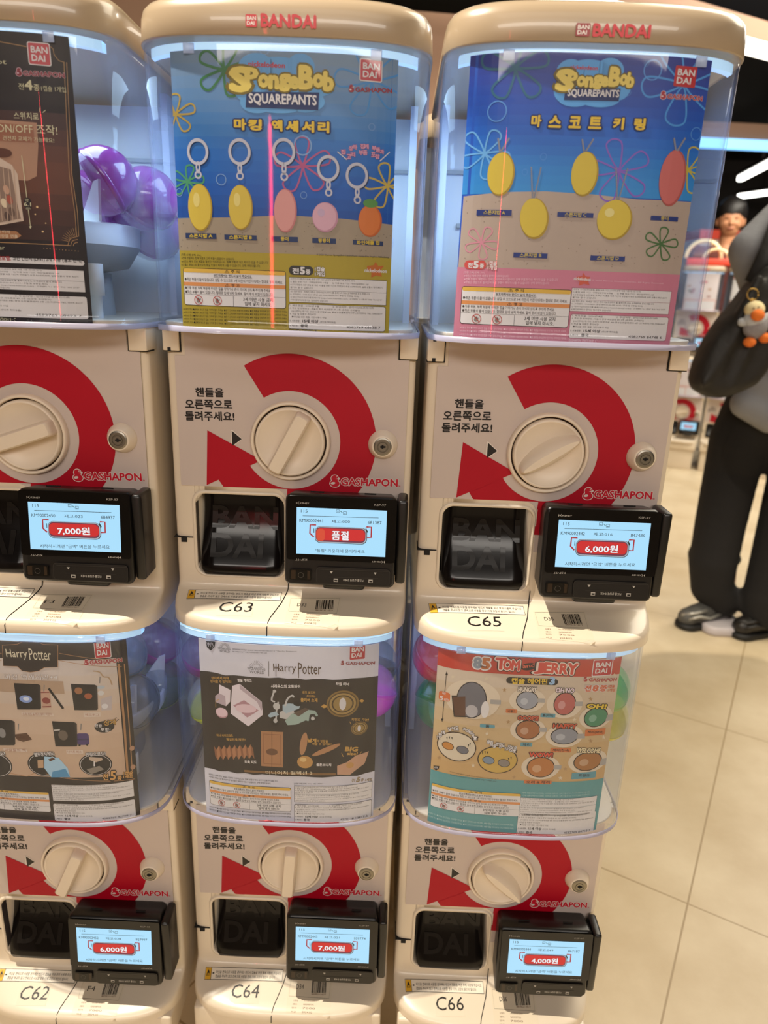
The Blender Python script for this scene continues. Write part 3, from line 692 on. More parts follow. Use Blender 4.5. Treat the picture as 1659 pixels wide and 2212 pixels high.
# ------------------------------------------------------------------ poster cards inside the canopies
PW = ink('#e3dcd8'); PK = ink('#1d1714'); FP = ink('#4c443e')
YB, OB = ink('#e0b24a'), ink('#dd9155')
LEGAL_L = ('보호자께서는 반드시 읽어 주십시오.', '●작은 부품이 들어 있습니다. 삼킬 수 있으므로 3세 미만의 어린이에게는 절대로 주지 마세요.',
           '●가동 부분, 부착 부분에 무리한 힘을 가하거나 손이 끼이지 않도록 주의해 주세요.', '●작은 부품이 들어 있습니다. 절대로 입에 넣지 마세요. 질식 등의 위험이 있습니다.')
LEGAL_R = ('소장용 아이템(취미용품) 품질 보증 기간 (소비자 분쟁 해결 기준 제 3조 의거)', '1) 품질 보증 기간 : 구매일로부터 6개월      2) 부품 보유 기간 : 생산일로부터 1년',
           '※고객 과실에 의한 분실 및 파손 시 품질 보증 기간에 상관없이 유상 A/S처리되며, 일부 상품의 경우 A/S가', '불가능 할 수 있습니다.',
           'A/S 접수 문의 : 자세한 내용은 반다이남코코리아 몰 홈페이지 또는 고객센터로 문의 바랍니다.', '1) 고객센터 : 1544-4607 (평일 AM 09:00~PM 06:00 / 주말 및 공휴일 제외)',
           '2) 반다이남코코리아몰 홈페이지 (https://www.bnkrmall.co.kr/) : 고객센터 "1:1 문의" 또는 "A/S 안내"', '※해외로부터의 문의는 접수받지 않습니다.')
def legal_left(P, x0, y0, x1, y1, edge, dense=False):
    P.lo = 2.5
    a0, b0, a1, b1 = P.rect(edge, x0, y0, x1, y1, 2, r=0.0025); e = 0.0005; w = a1-a0; h = b1-b0
    P.rect(PW, a0+e, b0+e, a1-e, b1-e, 3, r=0.0022, px=False)
    Y_ = lambda f: b1-h*f
    P.rect(YB, a0+e, Y_(0.12), a1-e, b1-e, 4, r=0.002, px=False); P.rect(OB, a0+e, Y_(0.475), a1-e, Y_(0.375), 4, px=False)
    k = dict(px=False, res=1)
    P.text(PK, '⚠ 주 의', a0+w*0.42, Y_(0.108), a0+w*0.56, Y_(0.108), h*0.085, 5, 0.02, **k); P.text(PK, '⚠ 경 고', a0+w*0.42, Y_(0.465), a0+w*0.56, Y_(0.465), h*0.08, 5, 0.02, **k)
    P.text(PK, LEGAL_L[0], a0+w*0.31, Y_(0.215), a0+w*0.68, Y_(0.215), h*0.075, 4, 0.02, **k); P.rect(PK, a0+w*0.31, Y_(0.232), a0+w*0.68, Y_(0.225), 4, px=False)
    P.text(FP, LEGAL_L[1], a0+w*0.015, Y_(0.345), a0+w*0.97, Y_(0.345), h*0.088, 4, 0.01, **k)
    P.text(FP, LEGAL_L[2], a0+w*0.015, Y_(0.575), a0+w*0.86, Y_(0.575), h*0.085, 4, 0.01, **k); P.text(FP, LEGAL_L[3], a0+w*0.015, Y_(0.680), a0+w*0.88, Y_(0.680), h*0.085, 4, 0.01, **k)
    P.rect(PK, a0+e, Y_(0.703), a1-e, Y_(0.697), 4, px=False); P.rect(PK, a0+w*0.495, Y_(0.99), a0+w*0.498, Y_(0.70), 4, px=False)
    for cx in (0.15, 0.34):
        c = (a0+w*cx, Y_(0.85)); r = h*0.128; n = 24; R_ = ink('#b8433c')
        rg = lambda q: [(c[0]+q*r*cos(2*pi*i/n), c[1]+q*r*sin(2*pi*i/n)) for i in range(n)]
        P.raw(rg(1)+rg(0.86), [[i, (i+1) % n, n+(i+1) % n, n+i] for i in range(n)], R_, 5)
        P.line(R_, [(c[0]-r*0.66, c[1]+r*0.66), (c[0]+r*0.66, c[1]-r*0.66)], r*0.16, 6, px=False)
        P.raw([(c[0]+q[0]*r, c[1]+q[1]*r) for q in ((-0.5, -0.35), (-0.1, -0.6), (0.3, -0.45), (0.35, 0.1), (0.1, 0.5), (-0.3, 0.45), (-0.45, 0.1))], [list(range(7))], ink('#8a7f78'), 5)
        P.text(PK, '0-3', c[0]-r*0.1, c[1], c[0]+r*0.6, c[1], r*0.35, 5.5, 0.02, **k)
    P.text(PK, '3세 미만 사용 금지', a0+w*0.59, Y_(0.835), a0+w*0.875, Y_(0.835), h*0.105, 4, 0.015, px=False); P.text(PK, '입에 넣지 마시오.', a0+w*0.605, Y_(0.955), a0+w*0.865, Y_(0.955), h*0.105, 4, 0.015, px=False); P.lo = 0.0
def legal_right(P, u, l, edge, month, code):
    P.lo = 2.5
    a0, b0, a1, b1 = P.rect(edge, *u, 2); e = 0.0004; w = a1-a0; h = b1-b0; k = dict(px=False, res=1)
    P.rect(PW, a0+e, b0+e, a1-e, b1-e, 3, px=False); P.rect(edge, a0, b1-h*0.505, a1, b1-h*0.495, 4, px=False)
    for st, f, q in zip(LEGAL_R, (0.11, 0.225, 0.335, 0.445, 0.60, 0.715, 0.83, 0.94), (0.68, 0.82, 0.97, 0.24, 0.84, 0.72, 0.97, 0.40)):
        P.text(FP, st, a0+w*0.015, b1-h*f, a0+w*(0.015+q*0.97), b1-h*f, h*0.075, 4, 0.0, **k)
    a0, b0, a1, b1 = P.rect(edge, *l, 2, r=0.0022); w = a1-a0; h = b1-b0
    P.rect(PW, a0+e, b0+e, a1-e, b1-e, 3, r=0.002, px=False)
    rows = (('1. 제조연월 : 2026년 %s월                2. 수입자명 : 반다이남코코리아㈜' % month, 0.11, 0.86), ('3. 주소 및 전화번호 : 서울시 중구 서소문로 89, 5층 (순화동, 순화빌딩)', 0.225, 0.72), ('[A/S센터] 경기도 오산시 동부대로 446 풍농오산물류센터 4층 (고객센터) TEL.1544-4607', 0.335, 0.95), ('4. 취급 및 사용상 주의사항', 0.44, 0.27), ('  ●성인을 위한 제품, 어린이용이 아님.', 0.555, 0.38))
    for i, (st, f, q) in enumerate(rows): P.text(FP, st, a0+w*(0.015 if i not in (2, 4) else 0.035), b1-h*f, a0+w*(0.015+q), b1-h*f, h*0.08, 4, 0.0, **k)
    P.text(PK, '5. 사용연령 :', a0+w*0.015, b1-h*0.72, a0+w*0.125, b1-h*0.72, h*0.08, 4, 0.01, **k); P.text(PK, '15세 이상', a0+w*0.145, b1-h*0.735, a0+w*0.31, b1-h*0.735, h*0.13, 4, 0.03, px=False); P.text(PK, '(성인용 취미용품)', a0+w*0.325, b1-h*0.73, a0+w*0.49, b1-h*0.73, h*0.085, 4, **k)
    P.text(PK, '6. 제조국 :', a0+w*0.015, b1-h*0.90, a0+w*0.105, b1-h*0.90, h*0.08, 4, 0.01, **k); P.text(PK, '중국', a0+w*0.125, b1-h*0.92, a0+w*0.20, b1-h*0.92, h*0.13, 4, 0.03, px=False)
    P.text(PK, code, a0+w*0.60, b1-h*0.90, a0+w*0.95, b1-h*0.90, h*0.10, 4, 0.0, px=False); P.lo = 0.0
def gasha_logo(P, x0, y0, x1, y1, h, layer, col, rim):
    """round two-lobed emblem and the word; baseline from (x0,y0) to (x1,y1)"""
    L = x1-x0; gx = x0+L*0.06; dy = (y1-y0)/L
    for MM, e, ly in ((rim, h*0.10, layer), (col, 0, layer+0.4)):
        if MM is None: continue
        P.ell(MM, gx, y0-h*0.98, h*0.42+e, h*0.42+e, ly, n=18); P.ell(MM, gx, y0-h*0.35, h*0.58+e, h*0.45+e, ly+0.05, n=18)
    wm = rim or PW
    P.poly(wm, [(gx+h*0.05, y0-h*0.9), (gx+h*0.6, y0-h*1.1), (gx+h*0.55, y0-h*0.88)], layer+0.8); P.ell(wm, gx-h*0.2, y0-h*0.42, h*0.26, h*0.14, layer+0.8, n=12)
    P.text(col, 'GASHAPON', x0+L*0.15, y0+dy*L*0.15, x1, y1, h, layer+0.4, 0.035, out=[(rim, 0.04)] if rim else None)
def flower(P, M_, cx, cy, r, w, layer, rot=0, n=5):
    for k in range(n):
        t = radians(rot+360*k/n); d = (cos(t), -sin(t)); q = (-d[1], d[0])
        P.loop(M_, [(cx+d[0]*r*f+q[0]*r*g, cy+d[1]*r*f+q[1]*r*g) for f, g in ((0.06, 0), (0.55, 0.20), (0.92, 0.24), (1.05, 0), (0.92, -0.24), (0.55, -0.20))], w, layer, 5)
    P.ell(M_, cx, cy, r*0.07, r*0.07, layer, n=10)
def hexmix(a, b, t):
    A = [int(a[i:i+2], 16) for i in (1, 3, 5)]; B = [int(b[i:i+2], 16) for i in (1, 3, 5)]
    return '#%02x%02x%02x' % tuple(round(p+(q-p)*t) for p, q in zip(A, B))
def grad(P, a0, b0, a1, b1, stops, layer, n=10):
    """printed colour ramp from top (stops[0]) to bottom"""
    for i in range(n):
        f = (i+0.5)/n*(len(stops)-1); k = min(int(f), len(stops)-2)
        P.rect(ink(hexmix(stops[k], stops[k+1], f-k), 0.4), a0, b1-(b1-b0)*(i+1)/n, a1, b1-(b1-b0)*i/n, layer, px=False)
def ring_charm(P, x, y, r, hook, steel, layer=7):
    P.ell(ink('#17345f'), x+r*0.08, y+r*0.08, r, r*1.08, layer-1.5, hole=0.78); P.ell(steel, x, y, r, r*1.08, layer, hole=0.76)
    P.ell(steel, x+2, y+r*1.45, r*0.22, r*0.50, layer, hole=0.35, n=14); P.ell(steel, x+3, y+r*2.15, r*0.34, r*0.34, layer, hole=0.55, n=14)
    if hook > 0: P.line(steel, [(x+3, y+r*2.4), (x+4, y+hook)], 0.0010, layer)
def sheet(key, a0, a1, b0, b1, M):
    """the card itself, 0.4 mm thick"""
    S = Surf('poster', key); n = 40; b = MB(); xs = [a0+(a1-a0)*i/n for i in range(n+1)]
    b.loft([[S.pos(x, z, h) for x in xs] for h, z in ((0, b0), (0, b1), (-0.0004, b1), (-0.0004, b0), (0, b0))], M, False, False, False, close=False)
    return b
def poster(key, label, a0, a1, b0, b1, base, build_):
    S = Surf('poster', key); P = Print(S); P.clip = (a0, a1, b0, b1); o = KEYS[key]
    t = empty('poster_card', o+Vector((0, -0.04, b0)), label, 'poster', 'poster cards inside the canopies'); up = (0, 0.04, -b0)
    sheet(key, a0, a1, b0, b1, base).build('card', t, up, recalc=False)
    build_(P, a0, a1, b0, b1); P.build(t, up); return t
ST = ink('#c9c6cf'); STD = ink('#8d8f9a')
YEL = ink('#e9c23c'); YLO = ink('#f0d467')

def p_c63(P, a0, a1, b0, b1):
    P.part('picture'); P.z = (300, 380, 2.5136); sand = P.p(600, 232)[1]; yl = P.p(600, 415)[1]
    grad(P, a0, sand, a1, b1, ['#7d93a8', '#6f93bb', '#4f86c0', '#2b6fbd', '#1f5fb4', '#1c4f9d'], 1, 14)  # blue ramp is print; grey at its top is reflected haze put in
    P.poly(ink('#a5937c'), [(192, 232), (500, 226), (800, 214), (1100, 232), (1390, 268), (1380, 470), (205, 415)], 2); P.rect(ink('#b09a33'), a0, b0, a1, yl, 3, px=False)
    rnd = random.Random(3)
    for _ in range(70): P.ell(ink('#6f604c'), rnd.uniform(215, 1370), rnd.uniform(250, 410), 3, 2, 3, n=6)
    P.z = (300, 0, 2.5136)
    fl = ink('#3f7a4b'); flower(P, fl, 465, 378, 145, 0.0022, 3, 75)
    flower(P, ink('#c0a24d'), 200, 620, 105, 0.0016, 3, 20); flower(P, ink('#4a90cc'), 1260, 440, 190, 0.0016, 2.5, 30); flower(P, ink('#b85a86'), 890, 900, 150, 0.0016, 2.5, 20)
    flower(P, ink('#4d9a6c'), 265, 985, 85, 0.0016, 2.5, 80); flower(P, ink('#c9ad50'), 1350, 1010, 120, 0.0016, 2.5, 100)
    for x, y, r in ((447, 975, 28), (895, 1060, 18), (890, 790, 50), (1265, 690, 18), (220, 1045, 18), (680, 265, 30)): P.ell(ink('#86a9d4'), x, y, r, r, 3, hole=0.86)
    P.part('title')
    cl = ink('#69a8dc')
    for x, y, rx, ry in ((640, 380, 105, 80), (760, 380, 160, 62), (880, 360, 75, 60), (960, 460, 110, 60), (600, 470, 90, 80), (640, 560, 90, 50), (760, 560, 150, 50), (900, 550, 110, 55)): P.ell(cl, x, y, rx, ry, 4)
    P.text(ink('#c43b45'), 'nickelodeon', 596, 362, 794, 372, 30, 6, 0.03)
    out = [(ink('#7d6a1e'), 0.075)]
    for ch, x0, x1, yb, h in (('S', 492, 612, 500, 140), ('p', 575, 650, 455, 90), ('o', 648, 706, 475, 72), ('n', 704, 760, 482, 74), ('g', 758, 822, 496, 96), ('e', 812, 868, 482, 70), ('B', 868, 946, 485, 132), ('o', 944, 1004, 476, 76), ('b', 1000, 1058, 496, 108)):
        P.text(YLO, ch, x0, yb, x1, yb+4, h, 7, 0.06, out=out)
    nv = ink('#23315f'); P.poly(nv, [(585, 500), (980, 504), (974, 600), (580, 584)], 6); P.text(PW, 'SQUAREPANTS', 598, 572, 966, 584, 66, 8, 0.03)
    P.part('product_name'); ol = [(nv, 0.11)]
    for ch, x0, x1 in (('마', 518, 584), ('킹', 596, 668), ('액', 722, 780), ('세', 800, 866), ('서', 886, 952), ('리', 972, 1034)): P.text(YEL, ch, x0, 706+(x0-518)*0.036, x1, 706+(x1-518)*0.036, 62, 7, 0.055, out=ol)
    P.part('brand_badge'); brand_square(P, 1205, 322, 1315, 445, 6, border=PW); gasha_logo(P, 1140, 498, 1375, 508, 26, 6, ink('#a52a36'), None)
    P.part('speech_lettering')
    for i, ch in enumerate('집 상하 집게 부품과'): 
        if ch != ' ': t = (i-5)/5; P.text(ink('#dfa9c0'), ch, 1215+t*105-12, 808+t*t*30, 1215+t*105+12, 808+t*t*30, 26, 5, 0.03, out=[(ink('#b23a66'), 0.05)])
    for i, ch in enumerate('고리 부품 포함'):
        if ch != ' ': t = (i-3.5)/3.5; P.text(ink('#dfa9c0'), ch, 1218+t*78-12, 842+t*t*22, 1218+t*78+12, 842+t*t*22, 26, 5, 0.03, out=[(ink('#b23a66'), 0.05)])
    P.line(PW, [(1078, 824), (1130, 868)], 0.0008, 5); P.line(PW, [(1362, 826), (1308, 876)], 0.0008, 5)
    P.part('keyring_pictures')
    for x, y, r, hk in ((320, 825, 58, 0), (547, 825, 61, 0), (787, 825, 63, 0), (1028, 915, 61, 0), (1184, 955, 61, 0)): ring_charm(P, x, y, r, hk, ST)
    P.z = (300, 380, 2.5136)
    yc, yd = ink('#dcbd4a'), ink('#b9962f')
    for x in (330, 550): P.ell(yd, x+3, 172, 66, 112, 6); P.ell(yc, x, 170, 62, 108, 7); P.ell(ink('#e8d27a'), x-16, 130, 18, 34, 7.5)
    P.ell(ink('#c97d7a'), 796, 190, 62, 110, 6); P.ell(ink('#dd9a92'), 792, 188, 57, 104, 7)
    P.ell(ink('#c78fa0'), 1012, 225, 70, 76, 6); P.ell(ink('#dba9b6'), 1008, 222, 64, 70, 7); P.ell(ink('#c9a9c0'), 990, 200, 20, 20, 7.5)
    P.ell(ink('#c9652c'), 1256, 245, 64, 82, 6); P.ell(ink('#dd7a3a'), 1252, 242, 58, 76, 7); P.ell(ink('#5d9448'), 1258, 150, 40, 22, 7)
    P.part('caption_bars')
    for st, x0, x1, y in (('스폰지밥 A', 254, 422, 326), ('스폰지밥 B', 465, 641, 334), ('뚱이', 720, 864, 343), ('핑핑이', 942, 1070, 352), ('파인애플 집', 1163, 1326, 364)):
        P.rect(ink('#26385f'), x0, y-16, x1, y+17, 6); c = (x0+x1)/2; w = min(x1-x0-40, 26*len(st)*0.8); P.text(ink('#d8b83e'), st, c-w/2, y+10, c+w/2, y+11, 23, 7, 0.04)
    P.part('count_badge'); P.rect(ink('#3c3a36'), 815, 486, 948, 542, 5, r=0.011); P.text(PW, '전', 834, 532, 870, 533, 32, 6, 0.04); P.text(PW, '5', 876, 534, 902, 535, 40, 6, 0.05); P.text(PW, '종', 906, 535, 932, 536, 28, 6, 0.04)
    P.text(PW, '1캡슐', 956, 517, 1010, 519, 24, 6, 0.04, out=[(ink('#4a4430'), 0.06)]); P.text(PW, '1개입', 956, 545, 1010, 547, 24, 6, 0.04, out=[(ink('#4a4430'), 0.06)])
    P.poly(ink('#c46a2c'), [(1240, 490), (1275, 485), (1285, 466), (1300, 490), (1332, 488), (1312, 512), (1320, 548), (1290, 540), (1262, 552), (1262, 520), (1238, 510)], 5); P.text(PW, 'nickelodeon', 1226, 522, 1346, 528, 20, 6, 0.03)
    P.part('legal_text'); k = dict(res=1)
    P.text(PK, '© 2026 Viacom, SpongeBob SquarePants created by Stephen Hillenburg', 964, 436, 1356, 450, 14, 5, **k)
    for i, (st, x1) in enumerate((('[상품 소재] 본체 : PVC', 340), ('※전체 상품에는 집게 부품과 고리 부품이 포함되어 있습니다.', 520), ('※사진은 채색 견본 제품을 촬영한 이미지입니다. 실제 상품과 다소 차이가 있을 수 있습니다.', 704), ('※상품은 랜덤으로 들어있어 동일 상품이 여러개 나올 수 있습니다. 양해 부탁드립니다.', 660))): P.text(PK, st, 232, 434+i*18.5, x1, 436+i*19+4, 14, 5, **k)
    legal_left(P, 240, 498, 800, 722, PK); legal_right(P, (815, 548, 1343, 704), (812, 692, 1337, 846), PK, '3', '4582769 68138 7')
    P.text(PK, 'GASHAPON STATION II : A', 816, 848, 966, 852, 18, 5, 0.02); P.text(PK, 'BANDAI 2026 MADE IN CHINA', 1168, 858, 1328, 864, 13, 5, **k)
    for i in range(5): P.text(PK, '※사용상 주의 ●본체에 과도한 힘을 가하지 말아 주세요. ●화기 근처에서 사용하지 마세요. ●본 제품을 무리하게 당기거나 구부리지 마세요.', 243+i, 728+i*17.5, 806, 744+i*18.5, 12, 5, **k)

def p_c65(P, a0, a1, b0, b1):
    P.part('picture'); P.z = (900, 380, 2.5136); sand = P.p(600, 100)[1]; pk = P.p(600, 505)[1]
    grad(P, a0, sand, a1, b1, ['#27388f', '#2748a6', '#2457b8', '#2a6cc8', '#3286d2', '#3b92d6'], 1, 14)
    P.poly(ink('#b9a493'), [(255, 112), (480, 88), (700, 84), (950, 100), (1200, 128), (1490, 142), (1440, 540), (225, 505)], 2); P.rect(ink('#cf7f92'), a0, b0, a1, pk, 3, px=False)
    rnd = random.Random(5)
    for _ in range(80): P.ell(ink('#7d6a58'), rnd.uniform(260, 1420), rnd.uniform(120, 495), 3, 2, 3, n=6)
    flower(P, ink('#d88f9c'), 352, 362, 88, 0.0012, 3, 60); flower(P, ink('#4d7040'), 1325, 370, 88, 0.0014, 3, 75)
    P.z = (920, 0, 2.245)
    flower(P, ink('#2e6a86'), 435, 330, 160, 0.0020, 3, 20); flower(P, ink('#4f9be0'), 1250, 410, 195, 0.0016, 2.5, 40); flower(P, ink('#6fb0e6'), 285, 745, 120, 0.0014, 2.5, 60)
    flower(P, ink('#8c62c0'), 935, 830, 150, 0.0014, 2.5, 100); flower(P, ink('#c4b24a'), 1270, 825, 110, 0.0014, 2.5, 70)
    for x, y, r in ((345, 540, 48), (1100, 340, 45), (570, 760, 16), (1070, 310, 12), (980, 450, 14), (480, 835, 14), (1310, 650, 26)): P.ell(ink('#5f9be0'), x, y, r, r, 3, hole=0.88)
    P.part('title'); cl = ink('#5fa8e6')
    for x, y, rx, ry in ((700, 355, 70, 60), (790, 345, 110, 50), (890, 345, 70, 56), (940, 420, 55, 60), (680, 440, 60, 55), (720, 480, 80, 35), (840, 482, 100, 35)): P.ell(cl, x, y, rx, ry, 4)
    P.text(ink('#c43b45'), 'nickelodeon', 698, 336, 832, 342, 20, 6, 0.03)
    out = [(ink('#6f5c1a'), 0.075)]
    for ch, x0, x1, yb, h in (('S', 624, 712, 442, 108), ('p', 682, 730, 412, 66), ('o', 728, 770, 420, 52), ('n', 768, 806, 424, 52), ('g', 804, 848, 432, 68), ('e', 842, 880, 420, 50), ('B', 882, 936, 420, 96), ('o', 936, 972, 414, 54), ('b', 968, 1004, 426, 74)):
        P.text(YLO, ch, x0, yb, x1, yb+3, h, 7, 0.06, out=out)
    nv = ink('#1c2c62'); P.poly(nv, [(678, 424), (944, 430), (934, 492), (668, 486)], 6); P.text(PW, 'SQUAREPANTS', 684, 474, 934, 480, 42, 8, 0.03)
    P.part('product_name'); ol = [(nv, 0.11)]
    for ch, x0, x1 in (('마', 508, 556), ('스', 592, 652), ('코', 690, 748), ('트', 786, 848), ('키', 904, 956), ('링', 1006, 1060)): P.text(YEL, ch, x0, 616+(x0-508)*0.032, x1, 616+(x1-508)*0.032, 58, 7, 0.05, out=ol)
    P.part('brand_badge'); brand_square(P, 1212, 318, 1302, 428, 6); gasha_logo(P, 1138, 478, 1338, 492, 24, 6, ink('#b0303c'), ink('#e6c9cc'))
    P.part('keyring_pictures'); yc, yd = ink('#dcbf45'), ink('#b4932c')
    def chain(x0, y0, x1, y1, n=14):
        for i in range(n): t = i/(n-1); P.ell(STD, x0+(x1-x0)*t, y0+(y1-y0)*t, 5, 5, 6, n=8)
    for x, y in ((362, 735), (770, 740), (1215, 735)): chain(x-12, y-60, x-4, y-4, 8); chain(x+40, y-62, x+4, y-4, 9); P.ell(STD, x, y, 9, 9, 6, hole=0.6, n=12)
    P.ell(yd, 364, 845, 66, 100, 6); P.ell(yc, 360, 842, 62, 95, 7); P.ell(yd, 770, 845, 66, 100, 6); P.ell(yc, 766, 842, 62, 95, 7)
    P.ell(ink('#b45a52'), 1196, 865, 64, 118, 6); P.ell(ink('#d2706a'), 1192, 862, 59, 112, 7)
    P.z = (900, 380, 2.5136)
    for x, y, xb in ((632, 126, 690), (1092, 130, 1160)): chain(x-10, y-170, x-4, y-6, 16); chain(xb-16, y-168, x+6, y-6, 16); P.ell(STD, x, y, 10, 10, 6, hole=0.6, n=12)
    P.ell(yd, 638, 232, 78, 106, 6, 10); P.ell(yc, 634, 228, 73, 100, 7, 10); P.ell(yd, 1074, 240, 96, 102, 6); P.ell(yc, 1070, 236, 91, 97, 7); P.ell(ink('#ead98a'), 1046, 200, 26, 22, 7.5)
    P.part('caption_bars')
    for st, x0, x1, y in (('스폰지밥 A', 326, 514, 200), ('스폰지밥 B', 526, 708, 432), ('스폰지밥 C', 765, 957, 212), ('스폰지밥 D', 944, 1128, 448), ('뚱이', 1272, 1416, 232)):
        P.rect(ink('#2a3a78'), x0, y-16, x1, y+17, 6); c = (x0+x1)/2; w = 118 if len(st) > 3 else 42; P.text(ink('#cbb25c'), st, c-w/2, y+10, c+w/2, y+11, 23, 7, 0.03)
    P.part('count_badge'); P.rect(ink('#d2544c'), 260, 458, 376, 508, 5, r=0.010); P.text(PW, '전', 276, 498, 302, 499, 27, 6, 0.04); P.text(PW, '5', 306, 502, 334, 503, 40, 6, 0.05); P.text(PW, '종', 340, 502, 364, 503, 26, 6, 0.04)
    P.text(PW, '1캡슐', 384, 486, 434, 488, 24, 6, 0.04, out=[(ink('#d2544c'), 0.06)]); P.text(PW, '1개입', 384, 510, 434, 512, 24, 6, 0.04, out=[(ink('#d2544c'), 0.06)])
    P.poly(ink('#d2604a'), [(868, 548), (898, 544), (904, 526), (918, 546), (942, 548), (930, 568), (938, 592), (908, 586), (880, 596), (884, 572), (864, 566)], 5); P.text(PW, 'nickelodeon', 852, 566, 944, 572, 18, 6, 0.03)
    P.part('legal_text'); k = dict(res=1); pw = ink('#ecc9d2')
    for i, (st, x1) in enumerate((('[상품 소재] 본체 : PVC', 370), ('※사진은 채색 견본 제품을 촬영한 이미지입니다.', 500), ('※전체 상품의 색상이나 형태는 이미지와 다릅니다. 실제 상품과 다소 차이가 있을 수 있습니다.', 770), ('※상품은 랜덤으로 들어있어 동일 상품이 여러개 나올 수 있습니다. 양해 부탁드립니다.', 720))): P.text(pw, st, 256, 531+i*18, x1, 533+i*19, 14, 5, **k)
    P.text(pw, '© 2026 Viacom International Inc. All Rights Reserved.', 950, 572, 1340, 590, 10, 5, **k)
    legal_left(P, 246, 598, 820, 826, PK); legal_right(P, (843, 606, 1366, 754), (836, 748, 1350, 898), ink('#9a4f62'), '8', '4582769 84748 6')
    P.text(pw, 'GASHAPON STATION II : C', 824, 900, 976, 904, 16, 5, 0.02)
    for i in range(3): P.text(pw, '※사용상 주의 ●본체에 과도한 힘을 가하지 말아 주세요. ●화기 근처에서 사용하지 마세요. ●본 제품을 무리하게 당기거나 구부리지 마세요.', 234-i, 828+i*19, 812, 850+i*19, 13, 5, **k)

GOLD = ink('#c89a4e')
def p_c64(P, a0, a1, b0, b1):
    wh = ink('#d6d2da'); dk = ink('#2b2422'); P.part('picture'); P.z = (380, 1340, 3.1904)
    P.rect(wh, a0, b0, a1, b1, 1, px=False)
    rnd = random.Random(2)
    top = [(175+i*60.6, 348+i*1.9+rnd.uniform(-6, 6)) for i in range(21)]; bot = [(1380-i*59, 1068-abs(i-10)*0.2-(20-i)*1.0+(-2*i)+rnd.uniform(-5, 5)) for i in range(21)]
    pts = [P.p(x, y) for x, y in top]; n = 20
    ta = [(a0+(a1-a0)*i/n, P.p(190, 350)[1]+rnd.uniform(-0.0012, 0.0012)-0.0006*0) for i in range(n+1)]; ba = [(a0+(a1-a0)*i/n, P.p(700, 1070)[1]+rnd.uniform(-0.0012, 0.0012)) for i in range(n+1)]
    P.raw(ta+ba, [[i, n+1+i, n+2+i, i+1] for i in range(n)], dk, 2)
    P.part('studio_marks')
    for (x, y, s_) in ((240, 174, 1.0),): P.poly(PK, [(x-32*s_, y-30), (x, y-36), (x+32*s_, y-26), (x+26*s_, y+10), (x, y+34), (x-26*s_, y+10)], 3); P.text(wh, 'WB', x-22, y+10, x+22, y+12, 34, 4, 0.0)
    for cx, cy, R1, x0, x1, y0, h, MM in ((335, 188, 36, 290, 376, 198, 14, ink('#4a443f')), (553, 326, 50, 492, 616, 338, 18, ink('#5d564f'))):
        for k in range(13): t = radians(180*k/12); P.line(MM, [(cx+R1*0.45*cos(t), cy-R1*0.45*sin(t)), (cx+R1*cos(t), cy-R1*sin(t))], 0.0003, 3)
        P.text(MM, 'WIZARDING', x0, y0, x1, y0+h*0.5, h, 3, 0.0); P.text(MM, 'WORLD', x0+(x1-x0)*0.13, y0+h*1.35, x1-(x1-x0)*0.05, y0+h*1.8, h*1.05, 3, 0.0)
    k = dict(res=1); P.text(PK, 'WIZARDING WORLD characters, names and related indicia are © & ™ Warner Bros. Entertainment Inc.', 390, 204, 836, 220, 11, 3, **k); P.text(PK, 'WB SHIELD: © & ™ WBEI. Publishing Rights © JKR. (s26)', 390, 220, 628, 230, 10, 3, **k)
    P.part('title'); br = ink('#54402c'); P.line(ink('#6d665f'), [(640, 280), (640, 384)], 0.0006, 3)
    for st, x0, x1, y, h in (('Harry', 672, 830, 362, 70), ('Potter', 842, 1002, 364, 76)): P.text(br, st, x0, y+4, x1, y+8, h, 4, 0.005)
    P.line(br, [(672, 332), (718, 330)], 0.0007, 4); P.line(br, [(690, 296), (690, 384)], 0.0007, 4); P.line(br, [(846, 290), (846, 396)], 0.0008, 4)
    P.part('brand_badge'); brand_square(P, 1200, 174, 1302, 262, 4, red=ink('#bb3a3c')); gasha_logo(P, 1134, 306, 1370, 302, 22, 4, ink('#9a4a48'), None)
    P.part('toy_pictures'); pk = ink('#e3c4ca'); pd = ink('#b98c94'); wb = ink('#e6d8dc'); ws = ink('#bda9b0')
    P.poly(wb, [(388, 450), (440, 436), (592, 560), (598, 650), (500, 728), (378, 620), (380, 570)], 4); P.poly(ws, [(440, 470), (560, 560), (598, 640), (598, 612), (588, 560), (440, 440)], 5); P.poly(pd, [(395, 585), (470, 548), (572, 620), (492, 668)], 5); P.ell(pk, 482, 606, 72, 34, 6); P.poly(wb, [(380, 590), (492, 678), (598, 612), (598, 650), (500, 728), (378, 640)], 6)
    P.poly(wb, [(300, 440), (376, 478), (374, 560), (346, 590), (272, 560), (272, 520), (298, 500)], 4); P.poly(ws, [(298, 500), (340, 520), (346, 590), (272, 560), (272, 520)], 5); P.ell(pd, 318, 640, 40, 36, 4); P.ell(pk, 316, 632, 40, 34, 5); P.line(GOLD, [(300, 540), (276, 556), (276, 598)], 0.0008, 6)
    sb = ink('#a9bcc6'); sg = ink('#9fb3a8'); ch = ink('#c6c3bf'); bk = ink('#151211')
    P.ell(bk, 684, 690, 34, 42, 4, -12); P.ell(ch, 686, 690, 14, 18, 5); P.poly(sb, [(634, 656), (650, 636), (690, 626), (712, 650), (690, 656), (650, 668)], 6); P.line(ch, [(690, 690), (694, 620), (706, 560)], 0.0018, 5); P.ell(ch, 694, 590, 24, 28, 6); P.loop(ch, [(684, 560), (660, 545), (680, 480)], 0.0020, 5, closed=False); P.ell(ch, 680, 486, 12, 12, 6)
